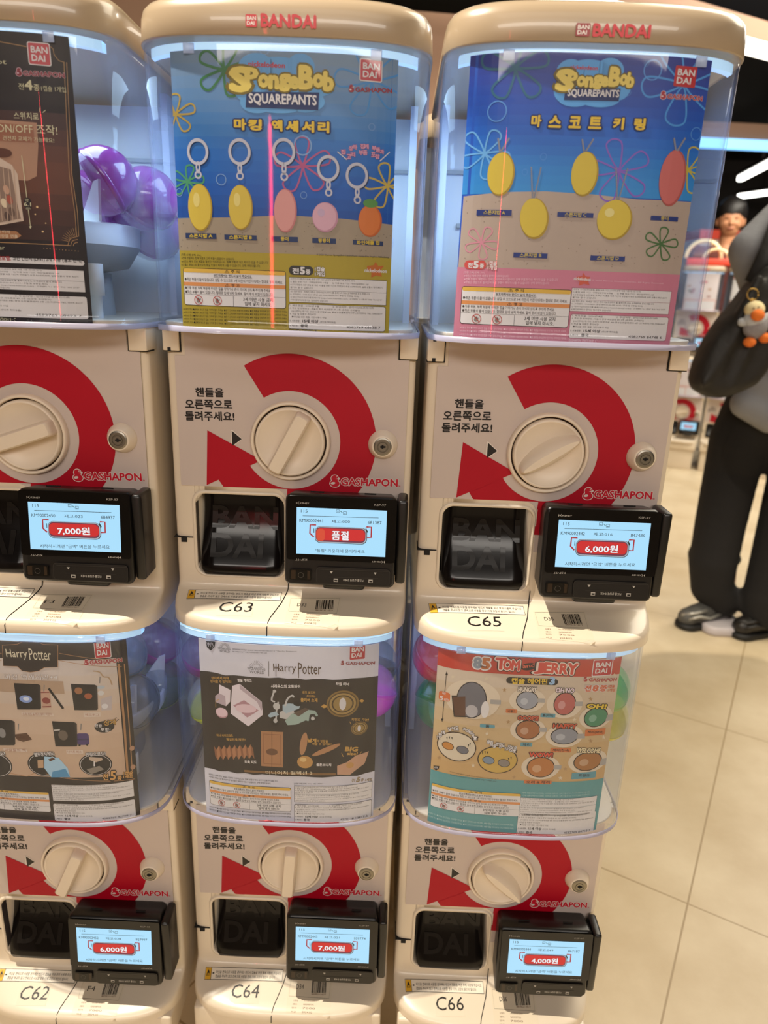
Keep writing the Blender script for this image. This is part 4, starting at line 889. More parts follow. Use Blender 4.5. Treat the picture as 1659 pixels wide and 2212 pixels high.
    P.loop(ch, [(752, 590), (770, 540), (802, 516), (812, 530)], 0.0022, 5, closed=False); P.poly(sb, [(736, 580), (780, 570), (860, 580), (850, 606), (760, 640), (736, 620)], 5); P.ell(bk, 840, 572, 30, 20, 6); P.poly(ch, [(716, 630), (800, 600), (820, 640), (760, 680), (716, 670)], 4.5)
    P.poly(sg, [(752, 690), (800, 640), (900, 612), (960, 620), (978, 650), (920, 676), (830, 716), (770, 720)], 6.5); P.poly(ink('#5c4b40'), [(810, 638), (890, 600), (920, 610), (846, 660)], 7); P.ell(bk, 944, 672, 30, 34, 7); P.ell(ch, 944, 674, 13, 15, 7.5); P.loop(sg, [(908, 690), (918, 640), (950, 626), (974, 656)], 0.0028, 8, closed=False)
    for x, y, R_ in ((1150, 574, 106), (1264, 742, 54)): P.ell(ink('#8a6c3a'), x, y, R_*1.06, R_, 4); P.ell(ink('#57452a'), x, y, R_*0.94, R_*0.88, 5); P.ell(ink('#a98a52'), x, y, R_*0.86, R_*0.80, 5.5); P.ell(ink('#4a3a24'), x, y, R_*0.72, R_*0.66, 6); P.ell(ink('#9c7f4a'), x, y, R_*0.62, R_*0.57, 6.5); P.ell(ink('#d8d2d2'), x, y, R_*0.22, R_*0.46, 7)
    P.part('toy_pictures'); P.poly(GOLD, [(1000, 592), (1020, 576), (1040, 586), (1040, 598), (1020, 604)], 5); P.poly(GOLD, [(1262, 554), (1282, 540), (1298, 552), (1284, 566)], 5)
    zz = []
    for i in range(8): zz += [(262+i*36, 862+(i % 2)*0+2*i*0-1.2*i), (280+i*36, 890-1.2*i)]
    zb = [(x+10, y+72) for x, y in zz][::-1]; P.poly(ink('#b27a56'), zz+zb, 4)
    for i in range(8): P.poly(ink('#8d5c40'), [zz[2*i], zz[2*i+1], (zz[2*i+1][0]+10, zz[2*i+1][1]+72), (zz[2*i][0]+10, zz[2*i][1]+72)], 5)
    P.poly(ink('#b07d57'), [(586, 762), (740, 768), (738, 1012), (588, 1002)], 4); P.line(ink('#5d3d2a'), [(662, 766), (662, 1008)], 0.0007, 5); P.ell(ink('#6f4a34'), 662, 905, 40, 26, 5); P.frame(ink('#8a5c40'), 600, 780, 726, 992, 0.0006, 5)
    P.ell(ink('#c39152'), 890, 975, 54, 50, 5); P.ell(ink('#e0bc80'), 878, 958, 22, 18, 6); P.ell(ink('#b5835c'), 880, 850, 24, 92, 4, -8); P.ell(ink('#b5835c'), 1036, 892, 108, 20, 4, 26)
    P.poly(ink('#c99a7c'), [(1112, 1060), (1112, 1000), (1180, 975), (1240, 930), (1330, 900), (1300, 985), (1240, 1030), (1200, 1062)], 5); P.ell(ink('#c39152'), 1200, 996, 26, 24, 6)
    P.part('toy_captions')
    for st, x0, x1, y, MM, h, bd in (('상자에서 꺼내', 246, 366, 404, GOLD, 20, 0.02), ('장식할 수 있어요!', 240, 384, 428, GOLD, 20, 0.02), ('생일 케이크', 424, 524, 422, PW, 22, 0.04), ('시리우스의 오토바이', 656, 858, 464, PW, 24, 0.04), ('원드 실드와', 872, 962, 502, GOLD, 18, 0.02), ('라이트는', 902, 962, 528, GOLD, 18, 0.02), ('클리어 소재', 860, 976, 560, GOLD, 28, 0.04), ('타임 터너', 1102, 1192, 446, PW, 22, 0.04), ('회전도 가능!', 1208, 1326, 690, GOLD, 20, 0.02),
        ('미니 사이즈라도', 284, 396, 800, GOLD, 20, 0.02), ('확실하게 재현!!', 350, 482, 828, GOLD, 20, 0.02), ('도둑 지도', 474, 558, 984, PW, 22, 0.04), ('날개', 908, 968, 838, GOLD, 28, 0.05), ('의 방향을', 972, 1048, 838, GOLD, 18, 0.02), ('바꿀 수 있어요!', 940, 1072, 858, GOLD, 18, 0.02), ('골든스니치', 968, 1070, 1002, PW, 20, 0.04), ('BIG', 1164, 1252, 900, GOLD, 32, 0.05), ('size!', 1178, 1250, 926, GOLD, 22, 0.03)):
        P.text(MM, st, x0, y, x1, y+2, h, 6, bd)
    for q in ([(1142, 912), (1154, 938)], [(1268, 918), (1284, 900)], [(1198, 696), (1206, 712)], [(1330, 680), (1322, 696)]): P.line(GOLD, q, 0.0006, 6)
    P.part('series_ribbon'); P.rect(ink('#86613a'), 470, 1028, 1104, 1064, 5, r=0.001); P.text(ink('#ead9b8'), '미니어처 컬렉션 3', 620, 1058, 940, 1062, 24, 6, 0.01)
    P.text(ink('#a08a68'), '전', 1208, 1112, 1232, 1113, 22, 5, 0.03); P.text(ink('#a08a68'), '5', 1240, 1112, 1266, 1113, 34, 5, 0.05); P.text(ink('#a08a68'), '종 1세트', 1272, 1108, 1350, 1106, 20, 5, 0.03)
    P.part('legal_text')
    for i, (st, x1) in enumerate((('※사진은 채색 견본 제품을 촬영한 이미지입니다. 실제 상품과 다소 차이가 있을 수 있습니다.', 702), ('※상품은 랜덤으로 들어있어 동일 상품이 여러개 나올 수 있습니다. 양해 부탁드립니다.', 656))): P.text(PK, st, 228, 1062+i*17, x1, 1112+i*17, 12, 5, **k)
    legal_left(P, 230, 1096, 795, 1318, ink('#3a332e')); legal_right(P, (815, 1136, 1350, 1216), (815, 1264, 1346, 1352), ink('#3a332e'), '4', '4570118 10877 6')
    P.text(PK, '[상품 소재] 본체 : PVC · ABS · MABS', 815, 1130, 1010, 1130, 11, 5, **k)
    for i in range(2): P.text(PK, '※사용상 주의 ●본체에 과도한 힘을 가하지 말아 주세요. ●화기 근처에서 사용하지 마세요. ●본 제품을 무리하게 당기거나 구부리지 마세요.', 232, 1286+i*19, 794, 1340+i*19, 13, 5, **k)
    P.text(PK, 'BANDAI 2024 MADE IN CHINA', 1180, 1372, 1340, 1348, 11, 5, **k)

def p_c66(P, a0, a1, b0, b1):
    P.part('picture'); P.z = (860, 1360, 2.9625); rb = P.p(700, 285)[1]; tl = P.p(700, 962)[1]
    grad(P, a0, tl, a1, rb, ['#d3c2ae', '#cdb492', '#c9a877', '#c79f69'], 1, 8)
    P.rect(ink('#c4402f'), a0, rb, a1, b1, 2, px=False); P.rect(ink('#5c9a9c'), a0, b0, a1, tl, 2, px=False)
    rnd = random.Random(8); sm = ink('#dccbae'); sb = ink('#b38f62')
    for x, y, MM in ((350, 300, sm), (565, 312, sm), (1385, 290, sm), (680, 386, sb), (1232, 444, sb), (705, 590, sb), (568, 664, sm), (1232, 712, sb), (262, 818, sb), (480, 868, sm), (742, 944, sb), (1070, 890, sb), (1038, 948, sm), (1128, 575, sm), (1315, 688, sm)):
        P.poly(MM, [(x+r*cos(radians(-90+36*i)), y+r*sin(radians(-90+36*i))) for i in range(10) for r in ((15 if i % 2 == 0 else 6.5),)], 3)
    P.part('title'); wl = [(PK, 0.13)]
    for ch, x0, x1, y, h in (('T', 620, 690, 252, 76), ('O', 668, 724, 256, 68), ('M', 722, 776, 258, 66)): P.text(ink('#d8493a'), ch, x0, y, x1, y+3, h, 6, 0.05, out=[(PK, 0.13), (ink('#f0dccd'), 0.07)])
    P.ell(PK, 836, 236, 52, 26, 5, 12); P.text(ink('#d8644a'), 'and', 796, 246, 876, 238, 26, 6, 0.03)
    for ch, x0, x1, y, h in (('J', 866, 930, 280, 74), ('E', 928, 974, 274, 68), ('R', 976, 1026, 278, 68), ('R', 1028, 1080, 282, 68), ('Y', 1076, 1142, 284, 72)): P.text(ink('#d8493a'), ch, x0, y, x1, y+3, h, 6, 0.05, out=[(PK, 0.13), (ink('#f0dccd'), 0.07)])
    P.text(ink('#8e9aa8'), '8', 478, 244, 532, 250, 72, 6, 0.06, out=[(PW, 0.09)]); P.text(ink('#c4703a'), '5', 530, 250, 584, 256, 74, 6, 0.06, out=[(PW, 0.09)]); P.text(PK, 'YEARS', 522, 236, 566, 242, 9, 8, 0.02)
    P.part('product_name'); P.rect(ink('#2a211c'), 694, 302, 1020, 356, 4, r=0.009); P.text(YEL, '캡슐 헤어핀', 724, 346, 952, 350, 40, 6, 0.03); P.text(ink('#9fc4e8'), '3', 964, 350, 1000, 352, 48, 6, 0.06)
    P.part('brand_badge'); brand_square(P, 1256, 196, 1358, 286, 5, border=PW); gasha_logo(P, 1186, 330, 1396, 328, 22, 5, ink('#b03a36'), None)
    for st, x0, x1 in (('전', 1190, 1232), ('8', 1240, 1278), ('종', 1284, 1330)): P.text(ink('#cf6a48'), st, x0, 394, x1, 394, 40, 5, 0.05, out=[(PW, 0.06)])
    P.text(ink('#cf6a48'), '1캡슐', 1340, 372, 1384, 370, 18, 5, 0.03); P.text(ink('#cf6a48'), '1개입', 1340, 396, 1384, 394, 18, 5, 0.03)
    P.part('size_mark'); P.line(PK, [(310, 270), (282, 586)], 0.0006, 4); P.poly(PK, [(302, 288), (311, 266), (319, 289)], 4); P.poly(PK, [(274, 568), (281, 590), (291, 569)], 4); P.rect(ink('#d8703c'), 262, 388, 330, 462, 5, r=0.003); P.text(PW, '약', 284, 416, 306, 418, 18, 6, 0.02); P.text(PW, '5', 270, 448, 290, 450, 26, 6, 0.04); P.text(PW, 'cm', 294, 452, 322, 454, 14, 6, 0.02)
    P.part('clip_pictures'); cr = ink('#ddcbb2'); cl = ink('#a9a39c'); dkb = ink('#2b211c')
    def blob(x, y, rx, ry, col, R1, R2, word=None, wc=None, clip=(1, 0)):
        P.ell(cr, x, y, R1, R2, 3); P.ell(dkb, x, y, rx+6, ry+6, 4); P.ell(ink(col), x, y, rx, ry, 5); P.ell(ink(hexmix(col, '#ffffff', 0.3)), x-rx*0.3, y+ry*0.1, rx*0.35, ry*0.4, 5.4)
        P.rect(cl, x+rx-4, y-14, x+rx+46, y+14, 4.5, r=0.0006)
        if word: P.text(ink(wc), word, x-rx*0.9, y-ry+4, x+rx*0.9, y-ry+8, 30, 6.2, 0.05, out=[(dkb, 0.09)])
    P.ell(cr, 478, 446, 178, 146, 3); P.ell(dkb, 470, 450, 98, 136, 4); P.ell(ink('#6b6a72'), 470, 450, 92, 130, 5); P.ell(ink('#b9b3b4'), 470, 520, 40, 46, 5.4); P.poly(dkb, [(342, 420), (436, 418), (436, 560), (356, 556)], 4.4); P.poly(ink('#5d3a2a'), [(350, 428), (430, 426), (430, 550), (362, 548)], 5.5); P.ell(PW, 556, 510, 26, 62, 6); P.rect(cl, 590, 446, 656, 478, 5, r=0.0006)
    blob(826, 452, 66, 62, '#9a9ca4', 116, 88, 'HUNGRY', '#e8d9c8'); blob(1066, 474, 66, 78, '#b8605a', 116, 106, 'OH NO', '#e6cfd6'); blob(1266, 560, 70, 62, '#4a8a66', 104, 80, 'OH!', '#e3c23c'); blob(830, 640, 74, 66, '#a5673e', 114, 86, 'OOOPS!', '#c4543a'); blob(1064, 680, 84, 56, '#8f9097', 120, 84, 'HAPPY', '#c4543a')
    blob(912, 880, 84, 72, '#b8743c', 124, 92, 'WOW!', '#d8503a'); blob(1214, 842, 84, 62, '#a8703f', 122, 84, 'WELCOME', '#e6d3a8')
    P.part('clip_captions'); og, tq = ink('#cf7440'), ink('#5f9aa6')
    for st, x0, x1, y, MM in (('톰', 524, 618, 616, tq), ('니블스', 690, 760, 520, og), ('톰(악마)', 912, 1004, 548, tq), ('제리(악마)', 1198, 1322, 654, og), ('제리', 784, 856, 734, tq), ('제리(천사)', 976, 1104, 770, og), ('오리 & 제리', 806, 980, 974, og), ('프렌즈', 1112, 1262, 930, tq)):
        P.rect(MM, x0, y-14, x1, y+14, 5, r=0.001); c = (x0+x1)/2; w = min(x1-x0-24, 24*len(st)); P.text(PK, st, c-w/2, y+9, c+w/2, y+10, 18, 6, 0.02)
    P.part('usage_circles')
    for cx, cy, R1, R2, fill in ((374, 748, 128, 112, '#d8c8ae'), (636, 832, 130, 104, '#c9a450')): P.ell(ink('#3a2418'), cx, cy, R1, R2, 4); P.ell(ink(fill), cx, cy, R1-7, R2-7, 5)
    for x, y, c in ((318, 742, '#c4823c'), (412, 768, '#6b6a72'), (578, 834, '#7f8fa0'), (676, 852, '#8a8078')): P.ell(dkb, x, y, 40, 30, 6, -12); P.ell(ink(c), x, y, 36, 26, 6.5, -12)
    for i, ch in enumerate('가방에 달아도 귀여워요!'):
        if ch != ' ': t = radians(150-i*10.2); P.text(PW, ch, 374+132*cos(t)-11, 750-118*sin(t)+8, 374+132*cos(t)+11, 750-118*sin(t)+10, 24, 7, 0.03, out=[(ink('#3a2418'), 0.08)])
    for i, ch in enumerate('클립 방향도 자유로'): 
        if ch != ' ': P.text(PW, ch, 566+i*19, 726+i*4.5, 586+i*19, 728+i*4.5, 22, 7, 0.03, out=[(ink('#3a2418'), 0.08)])
    for i, ch in enumerate('바꿀 수 있어요!'):
        if ch != ' ': P.text(PW, ch, 588+i*18, 748+i*4.5, 607+i*18, 750+i*4.5, 22, 7, 0.03, out=[(ink('#3a2418'), 0.08)])
    for x, y in ((312, 694), (328, 690), (344, 694), (450, 740), (460, 730), (540, 790), (556, 784), (572, 786), (706, 826), (722, 820)): P.poly(PK, [(x-4, y-8), (x+4, y-8), (x+1, y+10)], 7)
    P.part('legal_text'); k = dict(res=1); pw = ink('#bcd6d4')
    P.poly(PK, [(226, 868), (264, 872), (260, 890), (242, 900), (228, 888)], 4); P.text(PW, 'WB', 232, 888, 256, 890, 14, 5)
    P.text(PK, '™ TOM AND JERRY and all related characters and elements © & ™', 328, 914, 640, 962, 10, 4, **k); P.text(PK, 'Turner Entertainment Co. WB SHIELD: © & ™ WBEI. (s26)', 332, 932, 628, 976, 10, 4, **k)
    legal_left(P, 214, 975, 772, 1196, ink('#3c6a70')); legal_right(P, (783, 1072, 1258, 1172), (768, 1172, 1248, 1296), ink('#3c6a70'), '2', '4582769 84718 7')
    for i in range(2): P.text(pw, '※전체 상품의 색상이나 형태는 이미지와 다릅니다. 실제 상품과 다소 차이가 있을 수 있습니다.', 790, 1048+i*16, 1225, 1040+i*16, 10, 4, **k)
    for i in range(2): P.text(pw, '※사용상 주의 ●본체에 과도한 힘을 가하지 말아 주세요. ●화기 근처에서 사용하지 마세요. ●본 제품을 무리하게 당기거나 구부리지 마세요.', 192, 1172+i*22, 740, 1256+i*22, 12, 4, **k)

def p_f3(P, a0, a1, b0, b1):
    dk = ink('#1d1413'); P.part('picture'); P.rect(dk, a0, b0, a1, b1, 1, px=False); P.z = (0, 0, 4.1475)
    top = P.p(300, 1000)[1]; mid = P.p(300, 2150)[1]; ar = P.p(640, 1500)[0]
    grad(P, a0, mid, ar, top, ['#3a2420', '#5a3324', '#6b3c26', '#4e2c1f', '#33201b'], 2, 8)
    am = ink('#9a6248'); gl = ink('#c9a98e')
    P.poly(ink('#b08468'), [(-500, 1040), (330, 1100), (345, 1300), (330, 1580), (250, 1620), (-500, 1560)], 3); P.poly(am, [(-500, 1060), (300, 1130), (310, 1280), (-500, 1240)], 4); P.ell(ink('#5a3222'), 20, 1370, 90, 40, 5)
    P.poly(ink('#d2b8a2'), [(-60, 1380), (110, 1480), (160, 1560), (215, 1980), (-60, 2030)], 5); P.poly(ink('#8f7462'), [(-40, 1480), (100, 1520), (150, 1800), (190, 1960), (-40, 2000)], 6)
    for x in (-20, 30, 75, 120): P.line(gl, [(x, 1490), (x+45, 1980)], 0.0006, 7)
    for x, y, c in ((60, 1700, '#c79a7e'), (90, 1790, '#a8523f'), (40, 1820, '#e0c9a6'), (110, 1900, '#6e5647'), (70, 1940, '#574238')): P.ell(ink(c), x, y, 26, 40, 7, 15)
    for x, y, r in ((335, 1855, 10), (318, 1920, 7), (412, 2000, 6), (385, 2075, 9)): P.ell(ink('#e8c48a'), x, y, r, r, 4)
    P.part('gold_frame'); g2 = ink('#b58a5a')
    for dx in (0, 24): P.line(g2, [(575+dx, 560), (622+dx, 1560), (672+dx, 1900), (690+dx*0.7, 2120)], 0.0005, 4)
    P.line(g2, [(-600, 2165), (0, 2172), (630, 2200)], 0.0006, 4); P.line(g2, [(-600, 360), (0, 375), (240, 420)], 0.0006, 4); P.line(g2, [(455, 420), (478, 440), (486, 490), (530, 545), (580, 560)], 0.0005, 4)
    for r in (22, 40, 58): P.loop(g2, [(690-r*1.4, 2205), (690-r, 2205-r*1.1), (700, 2205-r*1.5)], 0.0005, 4, closed=False)
    for k in range(9): t = radians(95+k*9); P.line(g2, [(690+70*cos(t), 2180-70*sin(t)), (690+140*cos(t), 2180-140*sin(t))], 0.0003, 4)
    for i in range(12): P.ell(g2, 395+i*28, 2224+i*2.4, 4, 4, 4, n=6)
    P.part('brand_badge'); brand_square(P, 250, 382, 456, 588, 5, border=PW); gasha_logo(P, 146, 676, 585, 702, 46, 5, ink('#8f2a34'), ink('#d8b4ba'))
    P.part('lettering'); cr = ink('#d8cfa6')
    P.text(cr, '전', 168, 800, 218, 806, 56, 5, 0.01); P.text(cr, '4', 226, 806, 298, 812, 92, 5, 0.03); P.text(cr, '종', 305, 812, 358, 818, 56, 5, 0.01); P.text(cr, '1캡슐 1개입', 375, 818, 595, 832, 50, 5, 0.0)
    P.text(cr, '스위치로', 130, 1068, 352, 1078, 64, 6, 0.0, slant=-0.0); P.text(cr, 'ON/OFF 조작!', -20, 1190, 520, 1216, 90, 6, 0.0); P.text(cr, '건전지 교체가 가능해요!', 30, 1258, 490, 1282, 42, 6, 0.0)
    P.text(cr, 'on the Spot', -420, 582, 64, 592, 60, 5, 0.0)
    for q in ([(362, 960), (358, 1005)], [(386, 1010), (412, 988)]): P.line(cr, q, 0.0005, 6)
    P.line(cr, [(198, 1395), (278, 2045)], 0.0006, 7); P.poly(cr, [(262, 2030), (288, 2026), (278, 2052)], 7); P.rect(dk, 215, 1770, 290, 1880, 7.5, r=0.003); P.text(cr, '약', 230, 1810, 262, 1812, 30, 8); P.text(cr, '6.1', 220, 1846, 284, 1850, 34, 8, 0.02); P.text(cr, 'cm', 238, 1876, 276, 1878, 16, 8)
    P.poly(ink('#a9744c'), [(-500, 2045), (150, 2072), (196, 2112), (150, 2140), (-500, 2140)], 6); P.text(ink('#e8d4b4'), '빛에 따라', -60, 2086, 96, 2092, 26, 7); P.text(ink('#e8d4b4'), '감상을 연출', -20, 2128, 165, 2134, 30, 7)
    P.part('legal_text'); P.z = (0, 380, 4.1475); k = dict(res=1)
    P.text(cr, 'Harry Potter', -260, 670, 48, 674, 48, 4, 0.0)
    P.rect(PW, -640, 705, 760, 806, 3, r=0.003); P.text(ink('#a5302e'), '미포함.', -20, 758, 104, 760, 42, 4, 0.03); P.text(PK, '코인 건전지 (LR41) 2개 사용 (별도 판매)', 120, 766, 740, 784, 50, 4, 0.02)
    legal_right(P, (-360, 806, 772, 1046), (-370, 1040, 800, 1288), ink('#2a1d1a'), '3', '4582769 68493 7'); P.text(cr, 'GASHAPON STATION II : C', -190, 1296, 146, 1304, 30, 4, 0.0)

def p_c62(P, a0, a1, b0, b1):
    dk = ink('#2a2220'); P.part('picture'); P.rect(dk, a0, b0, a1, b1, 1, px=False); P.z = (0, 1360, 3.95)
    top = P.p(600, 262)[1]; bt = P.p(700, 1262)[1]; ar = P.p(1030, 700)[0]
    grad(P, a0, bt, ar, top, ['#cfc3bd', '#d2bfae', '#d3b79e', '#cdae94', '#c9a98e'], 2, 8)
    P.part('gold_frame'); g2 = ink('#b3845a')
    for y in (200, 262): P.line(g2, [(505, y), (800, y+46), (1040, y+50)], 0.0006, 4); P.line(g2, [(-700, y), (15, y)], 0.0006, 4)
    for dx, w in ((0, 0.0022), (50, 0.0010)): P.line(g2, [(1012+dx, 290), (1062+dx*0.8, 800), (1090+dx*0.8, 1210)], w, 4)
    P.line(g2, [(-700, 1180), (0, 1205), (230, 1250), (330, 1210), (420, 1236), (560, 1268), (1150, 1272)], 0.0007, 4)
    pl = [(22, 132), (150, 122), (190, 104), (258, 86), (330, 104), (370, 124), (495, 130), (495, 318), (380, 322), (330, 352), (262, 362), (190, 350), (150, 312), (30, 308)]
    P.poly(dk, pl, 4.6); P.line(g2, pl, 0.0006, 5, True); P.text(ink('#e0d5b8'), 'Harry', 62, 254, 242, 258, 90, 6, 0.0); P.text(ink('#e0d5b8'), 'Potter', 256, 256, 442, 262, 96, 6, 0.0)
    P.part('brand_badge'); brand_square(P, 805, 96, 948, 230, 6, border=PW); gasha_logo(P, 720, 300, 1045, 272, 36, 6, ink('#a8323a'), ink('#d9b9ae'))
    P.part('product_name'); P.rect(ink('#b79a80'), -600, 372, 540, 440, 3); P.text(PW, '마킹 액세서리+4', 46, 424, 496, 428, 46, 5, 0.01, out=[(ink('#8a6a50'), 0.03)])
    P.part('toy_pictures'); bk = ink('#191517'); bs = ink('#302a2b')
    for x, y, w, h in ((120, 455, 205, 225), (605, 460, 205, 225), (-60, 765, 165, 220), (445, 780, 190, 215)): P.poly(bk, [(x, y), (x+w, y+8), (x+w+20, y+h), (x+30, y+h)], 4); P.poly(bs, [(x+w, y+8), (x+w+22, y+20), (x+w+28, y+h-12), (x+w+20, y+h)], 4.5)
    P.ell(ink('#8fa6dc'), 222, 590, 54, 36, 5); P.ell(ink('#dfe6f6'), 226, 588, 26, 18, 5.5); P.ell(ink('#a8704c'), 672, 520, 34, 34, 5); P.ell(ink('#a85a3a'), 755, 566, 34, 30, 5); P.ell(ink('#6a5d52'), 540, 900, 40, 50, 5); P.ell(ink('#8d8a88'), 20, 880, 30, 46, 5); P.poly(ink('#c7c0b8'), [(460, 852), (512, 846), (514, 858), (462, 866)], 5)
    P.line(bk, [(418, 500), (540, 672)], 0.0028, 5); P.line(bk, [(470, 575), (541, 673)], 0.0016, 5); P.poly(ink('#c9a08a'), [(340, 518), (424, 512), (440, 664), (364, 670)], 4); P.ell(ink('#8d3f3a'), 396, 604, 34, 30, 5); P.line(ink('#8d3f3a'), [(350, 536), (424, 532)], 0.0010, 5); P.line(ink('#8d3f3a'), [(364, 656), (438, 652)], 0.0010, 5)
    P.loop(ink('#b89a78'), [(795, 352), (850, 362), (885, 400), (930, 410), (958, 470)], 0.0014, 4, closed=False); P.ell(ink('#b9c2c8'), 862, 490, 34, 18, 4); P.ell(ink('#d9d5cf'), 862, 540, 28, 26, 4); P.poly(ink('#c3b6b4'), [(860, 590), (955, 562), (955, 684), (866, 688)], 4); P.ell(ink('#e3ddda'), 896, 652, 28, 28, 5)
    for x, y in ((160, 800), (694, 800), (855, 400), (380, 470)): P.line(ink('#8d8580'), [(x, y), (x-4, y+56)], 0.0012, 4)
    P.poly(ink('#5b3a28'), [(118, 894), (228, 880), (276, 936), (200, 956), (150, 940)], 4); P.rect(ink('#4d3b72'), 652, 884, 766, 982, 4, r=0.003); P.rect(ink('#352a52'), 660, 930, 758, 940, 5); P.ell(bk, 680, 984, 10, 10, 5); P.ell(bk, 745, 980, 10, 10, 5)
    P.part('toy_captions')
    for st, x0, x1, y in (('도둑 지도 & 해리 포터 지팡이', 184, 460, 720), ('헤드위그', 714, 862, 724), ('괴물들의 책', 30, 236, 1026), ('나이트 버스', 566, 712, 1040)): P.rect(ink('#dcc9b8'), x0, y-16, x1, y+16, 4, r=0.0005); P.text(ink('#a86a48'), st, x0+14, y+10, x1-14, y+12, 22, 5, 0.0)
    P.ell(bk, 892, 828, 86, 62, 4); P.text(PW, '전용', 808, 828, 872, 832, 26, 6, 0.02); P.text(GOLD, '상자', 888, 818, 998, 806, 46, 6, 0.03, out=[(bk, 0.06)]); P.text(PW, '포함!', 858, 868, 942, 870, 34, 6, 0.02)
    for q in ([(984, 756), (996, 748)], [(1000, 774), (1016, 764)]): P.line(bk, q, 0.0010, 5)
    for x, st, pc in ((380, '벨트장식에도!', '#7fb3d6'), (815, '키링으로도!', '#d9cfc8'), (-40, '가방에도!', '#9a8f88')):
        P.ell(bk, x, 1150, 142, 118, 4); P.ell(PW, x, 1152, 132, 108, 4.4, hole=0.97); P.text(PW, st, x-80, 1082, x+90, 1070, 34, 6, 0.03, out=[(bk, 0.08)])
    P.poly(ink('#a9cfe6'), [(380, 1080), (500, 1090), (580, 1180), (600, 1256), (440, 1258), (380, 1180)], 5); P.poly(ink('#4f94bf'), [(450, 1210), (560, 1184), (600, 1256), (440, 1258)], 5.4); P.poly(ink('#c9a27e'), [(322, 1112), (372, 1108), (374, 1176), (326, 1178)], 6); P.poly(ink('#5b3a28'), [(412, 1104), (456, 1090), (474, 1102), (430, 1122)], 6)
    P.poly(ink('#c9b09a'), [(760, 1084), (870, 1090), (880, 1110), (820, 1130), (764, 1110)], 5); P.poly(ink('#8a7f74'), [(740, 1190), (850, 1160), (890, 1190), (780, 1232)], 5); P.line(PW, [(806, 1122), (806, 1164)], 0.0014, 5)
    P.part('count_badge')
    for st, x0, x1, h in (('전', 880, 928, 56), ('5', 942, 990, 80), ('종', 1000, 1040, 40)): P.text(ink('#d8a25c'), st, x0, 1284, x1, 1282, h, 6, 0.04, out=[(bk, 0.08)])
    P.text(ink('#d8a25c'), '1캡슐', 1052, 1238, 1134, 1232, 30, 6, 0.03, out=[(bk, 0.08)]); P.text(ink('#d8a25c'), '1세트', 1052, 1268, 1134, 1264, 30, 6, 0.03, out=[(bk, 0.08)])
    P.part('legal_text'); legal_left(P, -330, 1290, 440, 1556, ink('#5a4a40')); legal_right(P, (437, 1318, 1150, 1418), (452, 1480, 1166, 1588), ink('#5a4a40'), '2', '4582769 92799 7'); P.text(ink('#b9a894'), 'GASHAPON STATION II : C', 474, 1612, 660, 1612, 15, 4, 0.0, res=1)
    for x, y in ((1128, 1010), (1136, 1170)): P.ell(ink('#b98d70'), x, y, 22, 30, 5)

poster('F3', 'dark brown and gold poster card with ON/OFF lettering in the upper left canopy', -0.108, 0.1008, 0.1765, 0.4225, ink('#1d1413'), p_f3)
poster('C63', 'blue poster card with yellow lower part in the middle upper canopy', -0.1010, 0.1056, 0.1745, 0.4190, ink('#3a6fae'), p_c63)
poster('C65', 'bright blue poster card with pink lower part in the upper right canopy', -0.1142, 0.0972, 0.1748, 0.4225, ink('#2457b8'), p_c65)
poster('C62', 'beige poster card with black border in the lower left canopy', -0.108, 0.1099, 0.1775, 0.4165, ink('#2a2220'), p_c62)
poster('C64', 'white and black poster card of miniature toys in the middle lower canopy', -0.0972, 0.1092, 0.1772, 0.4165, ink('#d6d2da'), p_c64)
poster('C66', 'red, tan and teal poster card of hair clips in the lower right canopy', -0.1068, 0.1004, 0.1785, 0.4165, ink('#c9a877'), p_c66)

# ------------------------------------------------------------------ capsules
def capsule(key, u, v, dy, r, col, label, group, tilt=(0.4, 0.3), top='#9aa3b0', ztop=None):
    c = at_y(u, v, KEYS[key].y+dy)
    t = empty('capsule', (c.x, c.y, c.z-r), label, 'capsule', group)
    A = mat('capsule_'+col.lstrip('#'), col, 0.16, coat=0.6, alpha=0.86); B_ = mat('capsule_clear_'+top.lstrip('#'), top, 0.10, coat=0.5, alpha=0.38)
    for nm, MM, lo, hi in (('colour_half', A, -90, 4), ('clear_half', B_, 3, 90)):
        b = MB(); k = 1.0 if nm == 'colour_half' else 0.985
        b.lathe([(max(0.0002, r*k*cos(radians(lo+(hi-lo)*i/14))), r*k*sin(radians(lo+(hi-lo)*i/14))) for i in range(15)], MM, 'z', n=40)
        if nm == 'colour_half': b.lathe([(r*1.0, -0.001), (r*1.02, 0.0), (r*1.02, 0.003), (r*0.99, 0.0045)], MM, 'z', n=40)
        o = b.build(nm, t, (0, 0, r)); o.rotation_euler = (tilt[0], tilt[1], 0)
    return t
PUR, GP = '#8c3490', 'purple capsules in the upper left canopy'
for u, v, dy, lab in ((222, 392, 0.030, 'purple capsule nearest the poster edge in the upper left canopy'), (318, 432, 0.075, 'purple capsule at the right wall of the upper left canopy'), (250, 470, 0.11, 'purple capsule behind, low in the upper left canopy'), (190, 440, 0.085, 'purple capsule half hidden by the dark poster in the upper left canopy'), (330, 500, 0.13, 'purple capsule lowest and deepest at the right of the upper left canopy')):
    capsule('F3', u, v, dy, 0.034, PUR, lab, GP, tilt=(0.5+u*0.01, 0.9), top='#b478bc')
capsule('C62', 284, 1514, 0.025, 0.035, '#6f7274', 'grey capsule beside the black bordered poster in the lower left canopy', 'capsules in the lower left canopy', (1.2, 0.3), '#8d9196')
capsule('C62', 258, 1412, 0.045, 0.035, '#466a80', 'blue grey capsule near the top of the lower left canopy', 'capsules in the lower left canopy', (0.2, 0.6))
